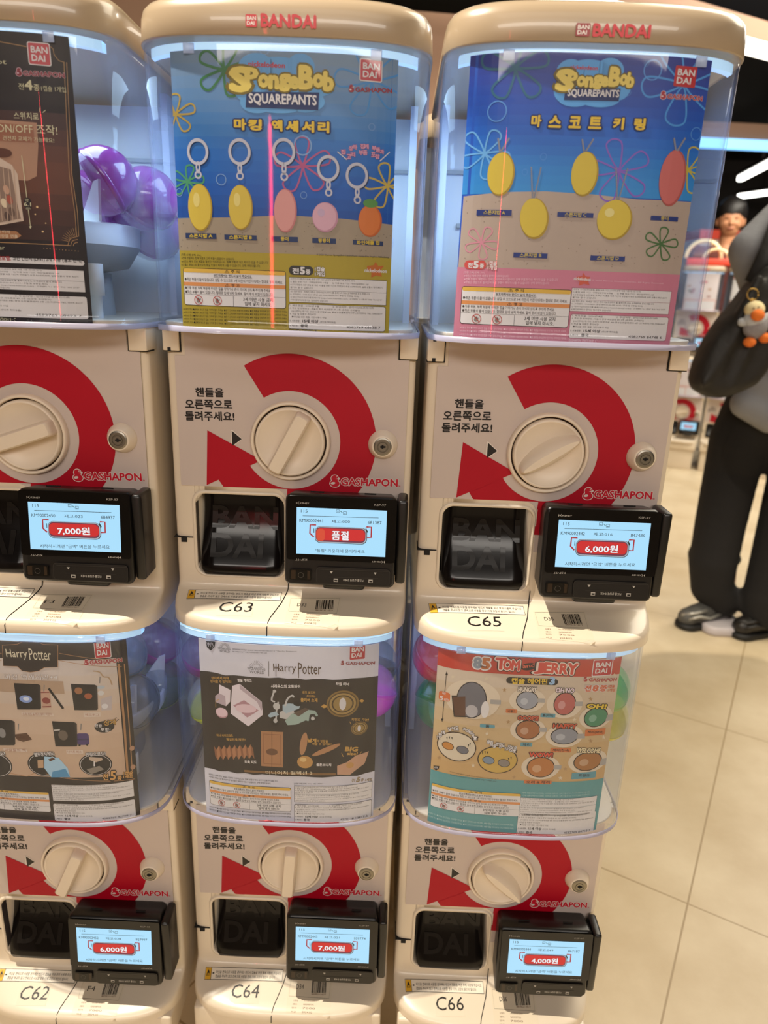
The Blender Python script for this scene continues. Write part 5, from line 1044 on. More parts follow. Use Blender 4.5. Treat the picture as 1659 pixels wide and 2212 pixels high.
capsule('C62', 340, 1385, 0.13, 0.034, '#b0408f', 'magenta capsule high at the back of the lower left canopy', 'capsules in the lower left canopy', (0.2, 0.6))
capsule('C62', 344, 1478, 0.11, 0.034, '#b6c437', 'yellow green capsule at the back of the lower left canopy', 'capsules in the lower left canopy', (0.9, 0.6))
capsule('C64', 463, 1510, 0.020, 0.034, '#c8d62c', 'yellow green capsule left of the poster in the middle lower canopy', 'capsules in the middle lower canopy', (0.3, -0.5))
capsule('C64', 798, 1490, 0.015, 0.035, '#d94fd6', 'bright magenta capsule right of the poster in the middle lower canopy', 'capsules in the middle lower canopy', (-0.3, 0.2), '#e8a0e8')
capsule('C64', 806, 1432, 0.085, 0.034, '#7d6a52', 'brown capsule above the magenta one in the middle lower canopy', 'capsules in the middle lower canopy', (-0.3, 0.2))
capsule('C64', 448, 1412, 0.09, 0.034, '#b8409a', 'pink purple capsule high at the left of the middle lower canopy', 'capsules in the middle lower canopy', (0.3, 0.2))
capsule('C66', 950, 1416, 0.020, 0.034, '#d2213f', 'red capsule at upper left of the hair clip poster', 'capsules in the lower right canopy', (0.3, 0.4), '#e86a7a')
capsule('C66', 956, 1517, 0.010, 0.035, '#12864a', 'green capsule under the red one at the left of the hair clip poster', 'capsules in the lower right canopy', (2.6, 0.4), '#1fa45c')
capsule('C66', 1302, 1482, 0.020, 0.034, '#35b04e', 'light green capsule peeking out right of the hair clip poster', 'capsules in the lower right canopy', (0.5, 0.4), '#59c46e')
capsule('C66', 1298, 1543, 0.015, 0.034, '#e0cf2a', 'yellow capsule under the light green one right of the hair clip poster', 'capsules in the lower right canopy', (0.5, 0.4), '#e8dc6a')
# ------------------------------------------------------------------ setting: floor, walls, ceiling
def floor_material():
    M = bpy.data.materials.new('beige_stone_tiles'); M.use_nodes = True; N = M.node_tree.nodes; L = M.node_tree.links; B_ = N['Principled BSDF']
    tc = N.new('ShaderNodeTexCoord'); mp = N.new('ShaderNodeMapping'); br = N.new('ShaderNodeTexBrick'); n1 = N.new('ShaderNodeTexNoise'); n2 = N.new('ShaderNodeTexNoise'); cr = N.new('ShaderNodeValToRGB'); mx = N.new('ShaderNodeMix'); mx.data_type = 'RGBA'
    mp.inputs['Rotation'].default_value = (0, 0, TILE_ROT); mp.inputs['Location'].default_value = TILE_LOC
    br.offset = 0; br.inputs['Scale'].default_value = 1.0; br.inputs['Brick Width'].default_value = TILE; br.inputs['Row Height'].default_value = TILE; br.inputs['Mortar Size'].default_value = 0.0022; br.inputs['Mortar Smooth'].default_value = 0.4; br.inputs['Bias'].default_value = 0
    n1.inputs['Scale'].default_value = 3.0; n1.inputs['Detail'].default_value = 8; n1.inputs['Roughness'].default_value = 0.62; n2.inputs['Scale'].default_value = 60
    cr.color_ramp.elements[0].position = 0.30; cr.color_ramp.elements[0].color = lin('#b9a583'); cr.color_ramp.elements[1].position = 0.72; cr.color_ramp.elements[1].color = lin('#d6c7aa')
    L.new(tc.outputs['Object'], mp.inputs['Vector']); L.new(mp.outputs[0], br.inputs['Vector']); L.new(tc.outputs['Object'], n1.inputs['Vector']); L.new(tc.outputs['Object'], n2.inputs['Vector'])
    L.new(n1.outputs['Fac'], cr.inputs[0]); L.new(br.outputs['Fac'], mx.inputs['Factor']); L.new(cr.outputs[0], mx.inputs[6]); mx.inputs[7].default_value = lin('#9c8664')
    L.new(mx.outputs[2], B_.inputs['Base Color']); B_.inputs['Roughness'].default_value = 0.42
    bp = N.new('ShaderNodeBump'); bp.inputs['Strength'].default_value = 0.06; L.new(n2.outputs['Fac'], bp.inputs['Height']); L.new(bp.outputs[0], B_.inputs['Normal'])
    return M
TA, TB, TC = Vector((0.743, 0.368)), Vector((1.092, 0.985)), Vector((0.864, 0.296))
TILE = (TB-TA).length; ang = math.atan2(TB.y-TA.y, TB.x-TA.x); TILE_ROT = -ang
q = Matrix.Rotation(-ang, 2) @ TA; TILE_LOC = (-q.x, -q.y, 0)
def struct(mb, name): return tag(mb.build(name), kind='structure')
struct(MB().box(-4, 9, -5, 12, -0.05, 0.0, floor_material()), 'floor')
struct(MB().box(-4, 9, -5, 12, 3.40, 3.45, mat('black_ceiling', '#16120f', 0.8)), 'ceiling')
WALLM = mat('shop_wall_paint', '#9c8a78', 0.8, bump=(40, 0.1, 0.002))
struct(MB().box(-4.1, -4.0, -5, 12, 0, 3.4, WALLM), 'wall_left'); struct(MB().box(9.0, 9.1, -5, 12, 0, 3.4, WALLM), 'wall_right')
struct(MB().box(-4, 9, 12.0, 12.1, 0, 3.4, mat('dark_far_wall', '#2a2420', 0.8)), 'wall_far'); struct(MB().box(-4, 9, -5.1, -5.0, 0, 3.4, mat('rear_wall_paint', '#b3a594', 0.8)), 'wall_near')
def beam(name, p, q, z0, z1, th, M):
    p, q = Vector(p), Vector(q); d = q-p; o = MB().box(0, d.length, 0, th, z0, z1, M).build(name); o.location = (p.x, p.y, 0); o.rotation_euler = (0, 0, math.atan2(d.y, d.x)); return o
TAN = mat('tan_bulkhead', '#b08d76', 0.7); TAND = mat('tan_cove_paint', '#84644e', 0.7)
# tan partition behind the machines, top edge at 2.6 m
tag(beam('wall_partition', (-3.2, 3.22), (1.15, 3.79), 0.0, 2.6, 0.10, TAN), kind='structure')
cA, cB = at_z(1250, -20, 2.6), at_z(1659, 92, 2.6); dd = (cB-cA).normalized(); cA = cA-dd*1.0; cB = cB+dd*2.0
tag(beam('trim_cove', cA[:2], cB[:2], 2.60, 2.70, 0.12, TAND), kind='structure')
LEDW = mat('white_led_strip', (1.0, 0.93, 0.80, 1), 0.4, emit=4.0)
t = tag(beam('cove_light', cA[:2], cB[:2], 2.535, 2.60, 0.05, LEDW), 'long white LED strip under the tan ceiling cove at top right', 'ceiling light')
bA, bB = at_y(1440, 260, 6.6), at_y(1659, 272, 6.6)
zt_, zm_, zl_ = (at_y(1620, v, 6.6).z for v in (266, 303, 325))
tag(beam('trim_far', (1.5, 6.5), (8.0, 6.9), zm_, zt_, 0.15, TAND), kind='structure')
t = tag(beam('blue_light_strip', (1.5, 6.45), (8.0, 6.85), zl_, zm_-0.002, 0.05, mat('blue_led_strip', (0.22, 0.55, 1.0, 1), 0.4, emit=1.6)), 'long pale blue LED strip under the far tan bulkhead', 'ceiling light')
TUBE = mat('white_tube_light', (1, 0.97, 0.9, 1), 0.4, emit=6.0); DKM = mat('dark_fixture', '#2a2725', 0.5)
for (u0, v0, u1, v1), lab in (((1598, 388, 1700, 335), 'white ceiling tube light, the upper one above the person in grey'), ((1596, 426, 1700, 412), 'white ceiling tube light, the lower one just above the grey sleeve')):
    p, q_ = at_z(u0, v0, 2.75), at_z(u1, v1, 2.75); c = (p+q_)/2; d = q_-p
    t = empty('tube_light', c+Vector((0, 0, 0.03)), lab, 'ceiling light', 'tube lights on the black ceiling', math.atan2(d.y, d.x))
    MB().box(-d.length/2, d.length/2, -0.035, 0.035, -0.05, 0.01, TUBE, 0.01).build('tube', t); MB().box(-d.length/2-0.02, d.length/2+0.02, -0.05, 0.05, 0.012, 0.06, DKM).build('housing', t)
    MB().box(-0.01, 0.01, -0.01, 0.01, 0.06, 0.62, DKM).build('hanger', t)
for i, z in enumerate((2.98, 3.12)): tag(beam('ceiling_rail', (2.5, 8.2+i*1.2), (8.5, 7.0+i*1.2), z, z+0.05, 0.06, mat('grey_rail', '#5a5652', 0.5)), ('thin grey rail hanging under the black ceiling, the nearer one', 'thin grey rail hanging under the black ceiling, the farther one')[i], 'ceiling rail')

# ------------------------------------------------------------------ machines behind and across the aisle
bz = Z0-BASE
for key, x in (('F3', -0.2844), ('C63', 0.0008), ('C65', 0.2855)):
    machine('F3', {'F3': 'cream capsule machine seen from behind, back to back with the purple capsule machine', 'C63': 'cream capsule machine seen from behind, back to back with machine C63', 'C65': 'cream capsule machine added to darken the gap, back to back with machine C65'}[key], True, 10, 'bar', loc=(x-0.012, 0.60, bz), rz=pi, group='capsule machines in the back row')  # the machine behind C65 is added so the gap stays dark
    machine('F3', {'F3': 'lower cream capsule machine back to back with machine C62', 'C63': 'lower cream capsule machine back to back with machine C64', 'C65': 'lower cream capsule machine back to back with machine C66'}[key], False, 40, 'bar', loc=(x-0.012, 0.60, bz-0.5815), rz=pi, group='capsule machines in the back row')
    t = empty('machine_stand', (x-0.012, 0.60, 0), {'F3': 'low stand in the back row behind the stand of C62', 'C63': 'low stand in the back row behind the stand of C64', 'C65': 'low stand in the back row behind the stand of C66'}[key], 'stand', 'stands under the back row', pi)
    MB().box(-0.130, 0.130, -0.045, 0.285, Z0-0.5815-0.155-0.05, Z0-0.5815-0.155, CREAM, 0.004).build('stand_top', t)
    for sx in (-1, 1):
        for y in (-0.03, 0.26): MB().box(sx*0.108-0.018, sx*0.108+0.018, y-0.012, y+0.020, 0.0, Z0-0.5815-0.205, CREAM, 0.003).build('leg', t)
# clear display tub with orange toy on the back row
p = at_y(290, 60, 0.52); p.z = bz+BASE+0.4662
t = empty('display_tub', (p.x, p.y, p.z), 'clear plastic tub holding an orange toy, behind the gap of the top lids', 'display tub'); CT = mat('tub_plastic', (0.75, 0.72, 0.78, 1), 0.15, alpha=0.45)
MB().lathe([(0.036, 0.0), (0.042, 0.052), (0.0445, 0.055), (0.0445, 0.058), (0.040, 0.056), (0.034, 0.003), (0.001, 0.003)], CT, 'z', n=36).build('tub', t)
t = empty('orange_toy', (p.x, p.y, p.z+0.0035), 'orange rounded toy sticking up out of the clear tub', 'toy'); OR = mat('orange_toy_plastic', '#e0531a', 0.35)
b = MB(); b.lathe([(0.001, 0.0), (0.026, 0.004), (0.031, 0.03), (0.036, 0.060), (0.040, 0.090), (0.034, 0.115), (0.015, 0.130), (0.001, 0.132)], OR, 'z', n=32); b.build('body', t)
for s_ in (-1, 1): MB().sphere((s_*0.022, -0.018, 0.085), 0.020, OR, 20, 12, (0.8, 0.8, 1.7)).build('arm', t)
tag(MB().lathe([(0.0005, 0.0), (0.005, 0.001), (0.006, 0.006), (0.003, 0.012), (0.0005, 0.014)], mat('gold_toy', '#d9a23c', 0.3), 'z', n=16).build('gold_charm', None, Vector((at_y(370, 8, 0.14).x, 0.14, Z0+0.4662))), 'tiny golden figure standing on the lid of the middle top machine', 'toy')
for i, (u, lab) in enumerate(((1047, 'tiny golden figure on the lid of C65, leftmost of three'), (1058, 'tiny golden figure on the lid of C65, middle of three'), (1070, 'tiny golden figure on the lid of C65, rightmost of three'))):
    tag(MB().lathe([(0.0005, 0.0), (0.0045, 0.001), (0.005, 0.008), (0.0025, 0.014+0.003*(i == 1)), (0.0005, 0.016+0.003*(i == 1))], mat('gold_toy', '#d9a23c', 0.3), 'z', n=16).build('gold_charm', None, Vector((at_y(u, 20, 0.16).x, 0.16, Z0+0.4662))), lab, 'toy', 'golden figures on the lids')

AX, AY, RZ = 2.1734, 4.3296, -radians(22)
def aisle(i): return Vector((AX+0.288*i*cos(RZ), AY+0.288*i*sin(RZ), 0))
def bg_card(o, label, c1, c2, c3, up_):
    t = empty('poster_card', o+Vector((0, 0, BASE+0.176)), label, 'poster', 'poster cards across the aisle', RZ); S = Surf('poster', 'C63'); dz = (0, 0, -0.176)
    sheet('C63', -0.100, 0.105, 0.176, 0.418, ink(c1)).build('card', t, dz, recalc=False)
    P = Print(S); P.part('picture'); rnd = random.Random(hash(c1) % 97)
    rr = random.Random(len(label)); P.rect(ink(c2), -0.100, 0.176, 0.105, 0.250, 1, px=False); P.rect(ink(c3), -0.100, 0.385, 0.105, 0.418, 1, px=False); P.rect(PW, -0.092, 0.183, 0.0, 0.236, 2, px=False); P.rect(PW, 0.006, 0.183, 0.098, 0.240, 2, px=False)
    for k in range(9): x, z = rr.uniform(-0.085, 0.085), rr.uniform(0.262, 0.372); P.rect(ink(('#b98f86', '#8d8f78', '#c9a58f', '#c77f8a')[k % 4]), x-0.011, z-0.008, x+0.011, z+0.008, 2, r=0.006, px=False)
    P.build(t, dz)
names = ('beside the gap right of C65', 'behind the black bag', 'behind the person in grey')
for i in range(3):
    o = aisle(i)
    for up_ in (True, False):
        z = bz-(0 if up_ else 0.5815)
        machine('F3', '%s cream capsule machine across the aisle, %s' % ('upper' if up_ else 'lower', names[i]), up_, (20, 75, 50)[i], 'bar', loc=(o.x, o.y, z), rz=RZ, group='capsule machines across the aisle')
        bg_card(Vector((o.x, o.y, z)), 'pale poster card in the %s machine across the aisle, %s' % ('upper' if up_ else 'lower', names[i]), ('#e3d3cc', '#e6ded6', '#dccfd6')[i], ('#d9a79c', '#e0b5a8', '#cfae9f')[(i+up_) % 3], ('#e0cfc9', '#d98f86', '#e2d6cb')[i], up_)
        src = bpy.data.objects['payment_terminal.00%d' % ((2, 4, 5)[i])]; c = copy_tree(src); c.location = (o.x, o.y, z+BASE-0.102); c.rotation_euler = (0, 0, RZ)
        c['label'] = 'black card terminal on the %s machine across the aisle, %s' % ('upper' if up_ else 'lower', names[i]); c['group'] = 'card terminals across the aisle'
    t = empty('machine_stand', (o.x, o.y, 0), 'low stand under the machines across the aisle, %s' % names[i], 'stand', 'stands across the aisle', RZ); zt = Z0-0.5815-0.155
    MB().box(-0.130, 0.130, -0.045, 0.285, zt-0.05, zt, CREAM, 0.004).build('stand_top', t)
    MB().box(-0.120, 0.120, -0.03, 0.27, 0.0, zt-0.05, CREAM, 0.004).build('plinth', t)
# arched topper standing on the first aisle machine
o = aisle(0); zt = bz+BASE+0.4662
t = empty('display_topper', (o.x, o.y, zt), 'cream arched display on a red tray, on top of a machine across the aisle', 'display', None, RZ)
MB().box(-0.12, 0.20, -0.03, 0.14, 0.0, 0.045, mat('red_tray', '#d8452f', 0.4), 0.008).build('tray', t)
CA = mat('cream_arch', '#efe0b4', 0.45)
MB().tube([(-0.02+0.11*cos(radians(a)), 0.04, 0.05+0.11*sin(radians(a))) for a in range(-8, 190, 9)], 0.013, CA, 12).build('arch', t)
MB().tube([(0.06+0.075*cos(radians(a)), 0.00, 0.05+0.055*sin(radians(a))) for a in range(-8, 190, 9)], 0.010, CA, 12).build('inner_arch', t)
MB().box(-0.09, 0.02, 0.03, 0.08, 0.045, 0.085, mat('brown_figure', '#6a3a22', 0.5), 0.012).build('figure', t)
# a white shelf unit with red top far behind
t = empty('shelf_unit', (3.35, 6.2, 0), 'white shelf unit with a red top edge far behind the aisle', 'shelf')
b = MB(); b.box(-0.5, 0.9, 0, 0.4, 0, 1.72, mat('white_shelf', '#d9d5d2', 0.5)); b.build('carcass', t); MB().box(-0.52, 0.92, -0.02, 0.42, 1.72, 1.80, mat('red_tray', '#d8452f', 0.4)).build('top_edge', t)
for z in (0.5, 0.9, 1.3): MB().box(-0.48, 0.88, -0.03, 0.0, z, z+0.03, mat('white_shelf', '#d9d5d2', 0.5)).build('shelf_board', t)

# ------------------------------------------------------------------ people
def limb(b, pts, M):
    """overlapping rounded limbs; pts = [(point, radius), ...] or with (rx, ry, rz) radii"""
    for (p, r), (q_, s_) in zip(pts, pts[1:]):
        p, q_ = Vector(p), Vector(q_); n = max(2, int((q_-p).length/(0.5*min(r, s_)))+1)
        for i in range(n+1): f = i/n; b.sphere(p.lerp(q_, f), r+(s_-r)*f, M, 14, 9)
def skinwrap(b, name, parent, voxel=0.012, smooth=6, loc=(0, 0, 0)):
    o = b.build(name, parent, recalc=False)
    modded(o, ('REMESH', dict(mode='VOXEL', voxel_size=voxel, use_smooth_shade=True)), ('SMOOTH', dict(factor=0.6, iterations=smooth)))
    for pl in o.data.polygons: pl.use_smooth = True
    if parent: o.location = tuple(-c for c in parent.location)
    return o
SKIN = mat('skin', '#c98f6a', 0.5, spec=0.4)
def hand(b, wrist, direction, M, side=1, r=0.0085):
    w = Vector(wrist); d = Vector(direction).normalized(); n = d.cross(Vector((0, 1, 0.2))).normalized(); s_ = d.cross(n).normalized()
    for f in (-0.026, -0.009, 0.009, 0.026): limb(b, [(w, 0.024), (w+d*0.06+s_*f, 0.015)], M)
    for f, L_ in ((-0.030, 0.060), (-0.010, 0.075), (0.010, 0.080), (0.030, 0.070)):
        k = w+d*0.085+s_*f; m_ = k+d*L_*0.5+n*0.008; limb(b, [(w+d*0.06+s_*f*0.9, 0.0105), (k, r*1.05), (m_, r), (m_+d*L_*0.38+n*0.022, r*0.85)], M)
    t0 = w+d*0.025+s_*0.030; limb(b, [(w+d*0.015+s_*0.02, 0.016), (t0+d*0.025+s_*0.022, 0.0105), (t0+d*0.058+s_*0.028+n*0.012, 0.009)], M)
def figure(J, fwd, M, parent, height=1.75):
    """one continuous body from joints J, with head, face, ears and hands"""
    b = MB(); f = Vector(fwd).normalized(); sd = Vector((-f.y, f.x, 0))
    limb(b, [(J['pelvis'], 0.135), (J['waist'], 0.115), (J['chest'], 0.135)], M)
    limb(b, [(Vector(J['chest'])+sd*0.07, 0.10), (Vector(J['chest'])-sd*0.07, 0.10)], M)
    limb(b, [(J['chest'], 0.11), (J['neck'], 0.058), (Vector(J['head'])-Vector((0, 0, 0.05)), 0.056)], M)
    h = Vector(J['head'])
    b.sphere(h+Vector((0, 0, 0.02)), 0.092, M, 24, 16, (1, 1, 1.15)); b.sphere(h+f*0.022-Vector((0, 0, 0.045)), 0.068, M, 20, 12, (1, 1, 1.05))
    limb(b, [(h+f*0.088+Vector((0, 0, 0.012)), 0.011), (h+f*0.108-Vector((0, 0, 0.020)), 0.015)], M)
    for s_ in (-1, 1):
        b.sphere(h+sd*0.088*s_-Vector((0, 0, 0.005)), 0.026, M, 12, 8, (0.7, 0.5, 1.3)); limb(b, [(h+f*0.078+sd*0.034*s_-Vector((0, 0, 0.020)), 0.022), (h+f*0.06+sd*0.05*s_-Vector((0, 0, 0.03)), 0.024)], M)
        limb(b, [(h+f*0.084+sd*0.012*s_+Vector((0, 0, 0.032)), 0.010), (h+f*0.074+sd*0.046*s_+Vector((0, 0, 0.034)), 0.010)], M)
    limb(b, [(h+f*0.088+sd*0.02-Vector((0, 0, 0.052)), 0.0085), (h+f*0.088-sd*0.02-Vector((0, 0, 0.052)), 0.0085)], M)
    for k in 'LR':
        limb(b, [(Vector(J['chest']).lerp(Vector(J['sh'+k]), 0.5)+Vector((0, 0, 0.02)), 0.07), (J['sh'+k], 0.058), (J['el'+k], 0.043), (J['wr'+k], 0.029)], M); hand(b, J['wr'+k], Vector(J['wr'+k])-Vector(J['el'+k]), M)
        limb(b, [(Vector(J['pelvis']).lerp(Vector(J['hip'+k]), 0.6), 0.10), (J['hip'+k], 0.088), (J['kn'+k], 0.056), (J['an'+k], 0.040)], M)
        limb(b, [(J['an'+k], 0.038), (Vector(J['to'+k]), 0.028)], M)
    return skinwrap(b, 'body', parent, 0.0075, 3)
def face_bits(h, f, parent, col='#1a120e'):
    h = Vector(h); f = Vector(f).normalized(); sd = Vector((-f.y, f.x, 0))
    for s_ in (-1, 1):
        b = MB(); b.sphere(h+f*0.083+sd*0.032*s_+Vector((0, 0, 0.014)), 0.010, mat('eye_dark', col, 0.2), 12, 8, (1, 1, 0.55)); o = b.build('eye', parent); o.location = tuple(-c for c in parent.location)
    b = MB(); b.tube([h+f*0.094+sd*0.024+Vector((0, 0, -0.053)), h+f*0.100+Vector((0, 0, -0.055)), h+f*0.094-sd*0.024+Vector((0, 0, -0.053))], 0.004, mat('lips', '#a0584c', 0.5), 6); o = b.build('mouth', parent); o.location = tuple(-c for c in parent.location)
# --- person in grey, far right, facing left
fwd = (-1, 0.15, 0)
kn1, an1 = at_y(1582, 1010, 1.75), at_y(1536, 1262, 1.77); kn2, an2 = at_y(1722, 1040, 1.66), at_y(1640, 1290, 1.65)
c1 = at_z(1523, 1348, 0.0); c2 = at_z(1640, 1368, 0.0)
J = dict(pelvis=(1.47, 1.72, 0.92), waist=(1.47, 1.72, 1.08), chest=(1.47, 1.72, 1.28), neck=(1.46, 1.72, 1.46), head=(1.44, 1.72, 1.62), shL=at_y(1702, 462, 1.56), elL=at_y(1622, 542, 1.52), wrL=at_y(1648, 650, 1.54), shR=(1.50, 1.92, 1.40), elR=(1.51, 1.98, 1.14), wrR=(1.47, 1.98, 0.92),
         hipL=at_y(1640, 880, 1.72), knL=kn1, anL=(c1.x+0.055, c1.y+0.02, 0.11), toL=(c1.x-0.02, c1.y-0.01, 0.060), hipR=at_y(1735, 880, 1.68), knR=kn2, anR=(c2.x+0.055, c2.y+0.02, 0.11), toR=(c2.x-0.02, c2.y-0.01, 0.060))
pr_ = empty('person', (1.45, 1.72, 0), 'person at the right edge in grey jacket and wide black trousers, facing left', 'person', 'people in the shop')
figure(J, fwd, SKIN, pr_); face_bits(J['head'], fwd, pr_)
HAIR = mat('black_hair', '#120e0c', 0.5)
b = MB(); h = Vector(J['head']); b.sphere(h+Vector((0.022, 0, 0.045)), 0.102, HAIR, 20, 14, (1, 1, 1.08)); limb(b, [(h+Vector((0.06, 0, 0.03)), 0.075), (h+Vector((0.05, 0, -0.06)), 0.055)], HAIR); skinwrap(b, 'hair', pr_, 0.010, 3)
JK = mat('grey_jacket_cloth', '#85878d', 0.85, bump=(90, 0.25, 0.004)); b = MB()
V = Vector
limb(b, [(V((1.47, 1.72, 1.36)), 0.150), (V((1.465, 1.72, 1.10)), 0.170), (V((1.45, 1.72, 0.97)), 0.172)], JK); limb(b, [(V((1.47, 1.60, 1.36)), 0.110), (V((1.46, 1.62, 0.97)), 0.150)], JK); limb(b, [(V((1.48, 1.84, 1.36)), 0.110), (V((1.47, 1.82, 0.97)), 0.150)], JK)
limb(b, [(V((1.50, 1.72, 1.46)), 0.105), (V((1.56, 1.72, 1.38)), 0.11)], JK)
limb(b, [(J['shL']+V((0.02, 0, -0.005)), 0.082), (J['elL'], 0.066), (J['wrL'], 0.052)], JK); limb(b, [(J['shR'], 0.082), (J['elR'], 0.070), (J['wrR'], 0.050)], JK)
limb(b, [(at_y(1610, 872, 1.62), 0.050), (at_y(1668, 895, 1.60), 0.065), (at_y(1760, 900, 1.64), 0.09)], JK); limb(b, [(at_y(1628, 820, 1.64), 0.06), (at_y(1700, 850, 1.62), 0.10)], JK)
skinwrap(b, 'jacket', pr_, 0.011, 4)
PT = mat('black_trouser_cloth', '#100d0c', 0.9, bump=(60, 0.2, 0.003)); b = MB()
limb(b, [(V((1.46, 1.72, 0.93)), 0.150), (V((1.45, 1.72, 0.84)), 0.150)], PT)
limb(b, [(J['hipL'], 0.118), (at_y(1600, 950, 1.74), 0.108), (kn1, 0.097), (at_y(1556, 1130, 1.72), 0.090), (at_y(1540, 1215, 1.69), 0.086), (at_y(1537, 1266, 1.685), 0.076), (V((c1.x+0.045, c1.y+0.01, 0.105)), 0.070)], PT)
limb(b, [(J['hipR'], 0.120), (kn2, 0.100), (at_y(1686, 1180, 1.635), 0.092), (at_y(1656, 1290, 1.615), 0.084), (at_y(1650, 1318, 1.61), 0.076), (V((c2.x+0.045, c2.y+0.01, 0.105)), 0.070)], PT)
limb(b, [(at_y(1502, 1196, 1.73), 0.030), (at_y(1545, 1222, 1.69), 0.030), (at_y(1585, 1208, 1.70), 0.028)], PT)
skinwrap(b, 'trousers', pr_, 0.010, 4)
def shoe(c, yaw, name, up_m, sole_m, band_m, k=1.0):
    b = MB(); R_ = Matrix.Rotation(yaw, 3, 'Z'); W_ = lambda p: R_ @ Vector(p)*k + Vector(c)
    for p, r in (((-0.10, 0, 0.045), 0.040), ((-0.06, 0, 0.052), 0.043), ((-0.01, 0, 0.058), 0.045), ((0.05, 0, 0.066), 0.046), ((0.10, 0, 0.066), 0.045), ((-0.085, 0.010, 0.04), 0.04), ((0.03, 0, 0.06), 0.045), ((0.075, 0, 0.07), 0.046), ((-0.035, 0, 0.055), 0.044)): b.sphere(W_(p), r*k, up_m, 16, 10)
    o = skinwrap(b, name, pr_, 0.008, 5)
    pts = rrect(-0.142, -0.048, 0.142, 0.048, 0.045, 8); b = MB()
    b.loft([[tuple(W_((x*s_, y*s_, z))) for x, y in pts] for z, s_ in ((0.001, 0.96), (0.006, 1.0), (0.022, 1.0), (0.026, 0.95))], sole_m); s2 = b.build('sole', o); s2.location = (0, 0, 0)
    for y in (-1,):
        b = MB(); b.tube([W_((-0.120, -0.026, 0.050)), W_((-0.085, -0.047, 0.066)), W_((-0.03, -0.047, 0.050)), W_((0.02, -0.048, 0.066))], 0.006, band_m, 8); b.tube([W_((-0.135, 0.0, 0.060)), W_((-0.095, -0.036, 0.078)), W_((-0.05, -0.040, 0.085))], 0.006, band_m, 8); b.build('strap', o)
    return o
GYS = mat('grey_shoe_mesh', '#4a4946', 0.6); BKS = mat('black_sole', '#0d0c0b', 0.6); SLV = mat('silver_strap', '#a9a79f', 0.3, 0.5); LGR = mat('light_grey_sole', '#b5aeb0', 0.6)
shoe((c1.x, c1.y, 0.0), radians(22), 'shoe', GYS, BKS, SLV, 0.92)
shoe((c2.x, c2.y, 0.0), radians(22), 'shoe', mat('black_shoe', '#1d1a18', 0.4), BKS, mat('black_shoe', '#1d1a18', 0.4), 0.92)
b = MB(); c3 = at_z(1556, 1362, 0.0)
b.loft([[(c3.x+x*s_, c3.y+y*s_, z) for x, y in rrect(-0.075, -0.055, 0.075, 0.055, 0.045, 8)] for z, s_ in ((0.0, 0.95), (0.010, 1.0), (0.026, 0.98), (0.034, 0.9))], LGR); ob = b.build('pale_shoe_sole', pr_); ob.location = tuple(-c for c in pr_.location)

# --- black bag hanging from the shoulder
BG = mat('black_bag_cloth', '#14110f', 0.62, bump=(30, 0.3, 0.01)); yb_ = 1.40
out = [(1680, 572), (1656, 574), (1626, 602), (1590, 650), (1556, 690), (1524, 738), (1502, 785), (1491, 825), (1497, 842), (1520, 856), (1548, 860), (1584, 850), (1622, 832), (1648, 800), (1664, 752), (1690, 700), (1690, 600)]
pts = [at_y(u, v, yb_) for u, v in out]
t = empty('shoulder_bag', (pts[10].x, yb_, pts[10].z), 'large slack black cloth shoulder bag carried by the person in grey', 'bag')
b = MB(); n = len(pts); cx = sum((p.x for p in pts))/n; cz = sum((p.z for p in pts))/n
rings = []
for dy, s_ in ((-0.062, 0.80), (-0.048, 0.93), (-0.02, 1.0), (0.02, 1.0), (0.05, 0.93), (0.064, 0.80)): rings.append([(cx+(p.x-cx)*s_, yb_+dy, cz+(p.z-cz)*s_) for p in pts])
b.loft(rings, BG)
for q in ([(1632, 640), (1585, 730), (1520, 830)], [(1640, 600), (1600, 680), (1556, 800)], [(1650, 660), (1612, 760), (1580, 835)]): limb(b, [(at_y(u, v, yb_-0.058), r) for (u, v), r in zip(q, (0.012, 0.016, 0.010))], BG)
skinwrap(b, 'pouch', t, 0.008, 6)
b = MB(); sp = [at_y(1645, 615, yb_), at_y(1670, 540, 1.42), at_y(1692, 478, 1.44), at_y(1716, 438, 1.50), at_y(1722, 436, 1.62), at_y(1735, 480, 1.80)]; rings = []
for i, p in enumerate(sp):
    d = (sp[min(i+1, 5)]-sp[max(i-1, 0)]).normalized(); w = Vector((1, 0, 0)) if i < 3 else Vector((0.9, 0.3, 0)); w = (w-d*w.dot(d)).normalized()*(0.036 if i else 0.05); nn = d.cross(w).normalized()*0.004
    rings.append([p-w-nn, p+w-nn, p+w+nn, p-w+nn])
b.loft(rings, BG); ob = b.build('strap', t); ob.location = tuple(-c for c in t.location)
# --- plush duck key ring
yd_ = 1.315; D = lambda u, v, dy=0: at_y(u, v, yd_+dy); p0 = D(1632, 705)
t = empty('plush_key_ring', tuple(p0), 'small plush duck key ring with orange beak and feet, hanging on the black bag', 'key ring')
WP = mat('pale_plush', '#b9bcc0', 0.95, bump=(220, 0.8, 0.006)); CRP = mat('cream_plush', '#e2d2a4', 0.95, bump=(220, 0.5, 0.004)); OP = mat('orange_felt', '#e0742a', 0.9); GD = mat('gold_ring', '#b08d4a', 0.3, 1.0)
def part_(name, fn, par=t):
    b = MB(); fn(b); ob = b.build(name, par); ob.location = tuple(-c for c in t.location); return ob
GPL = mat('grey_plush', '#8f8c90', 0.95, bump=(220, 0.8, 0.006))
part_('body', lambda b: b.sphere(p0, 0.034, GPL, 24, 16, (1, 0.8, 1.05))); part_('chest', lambda b: b.sphere(D(1630, 690, -0.006), 0.028, WP, 24, 16, (1.1, 0.8, 0.9)))
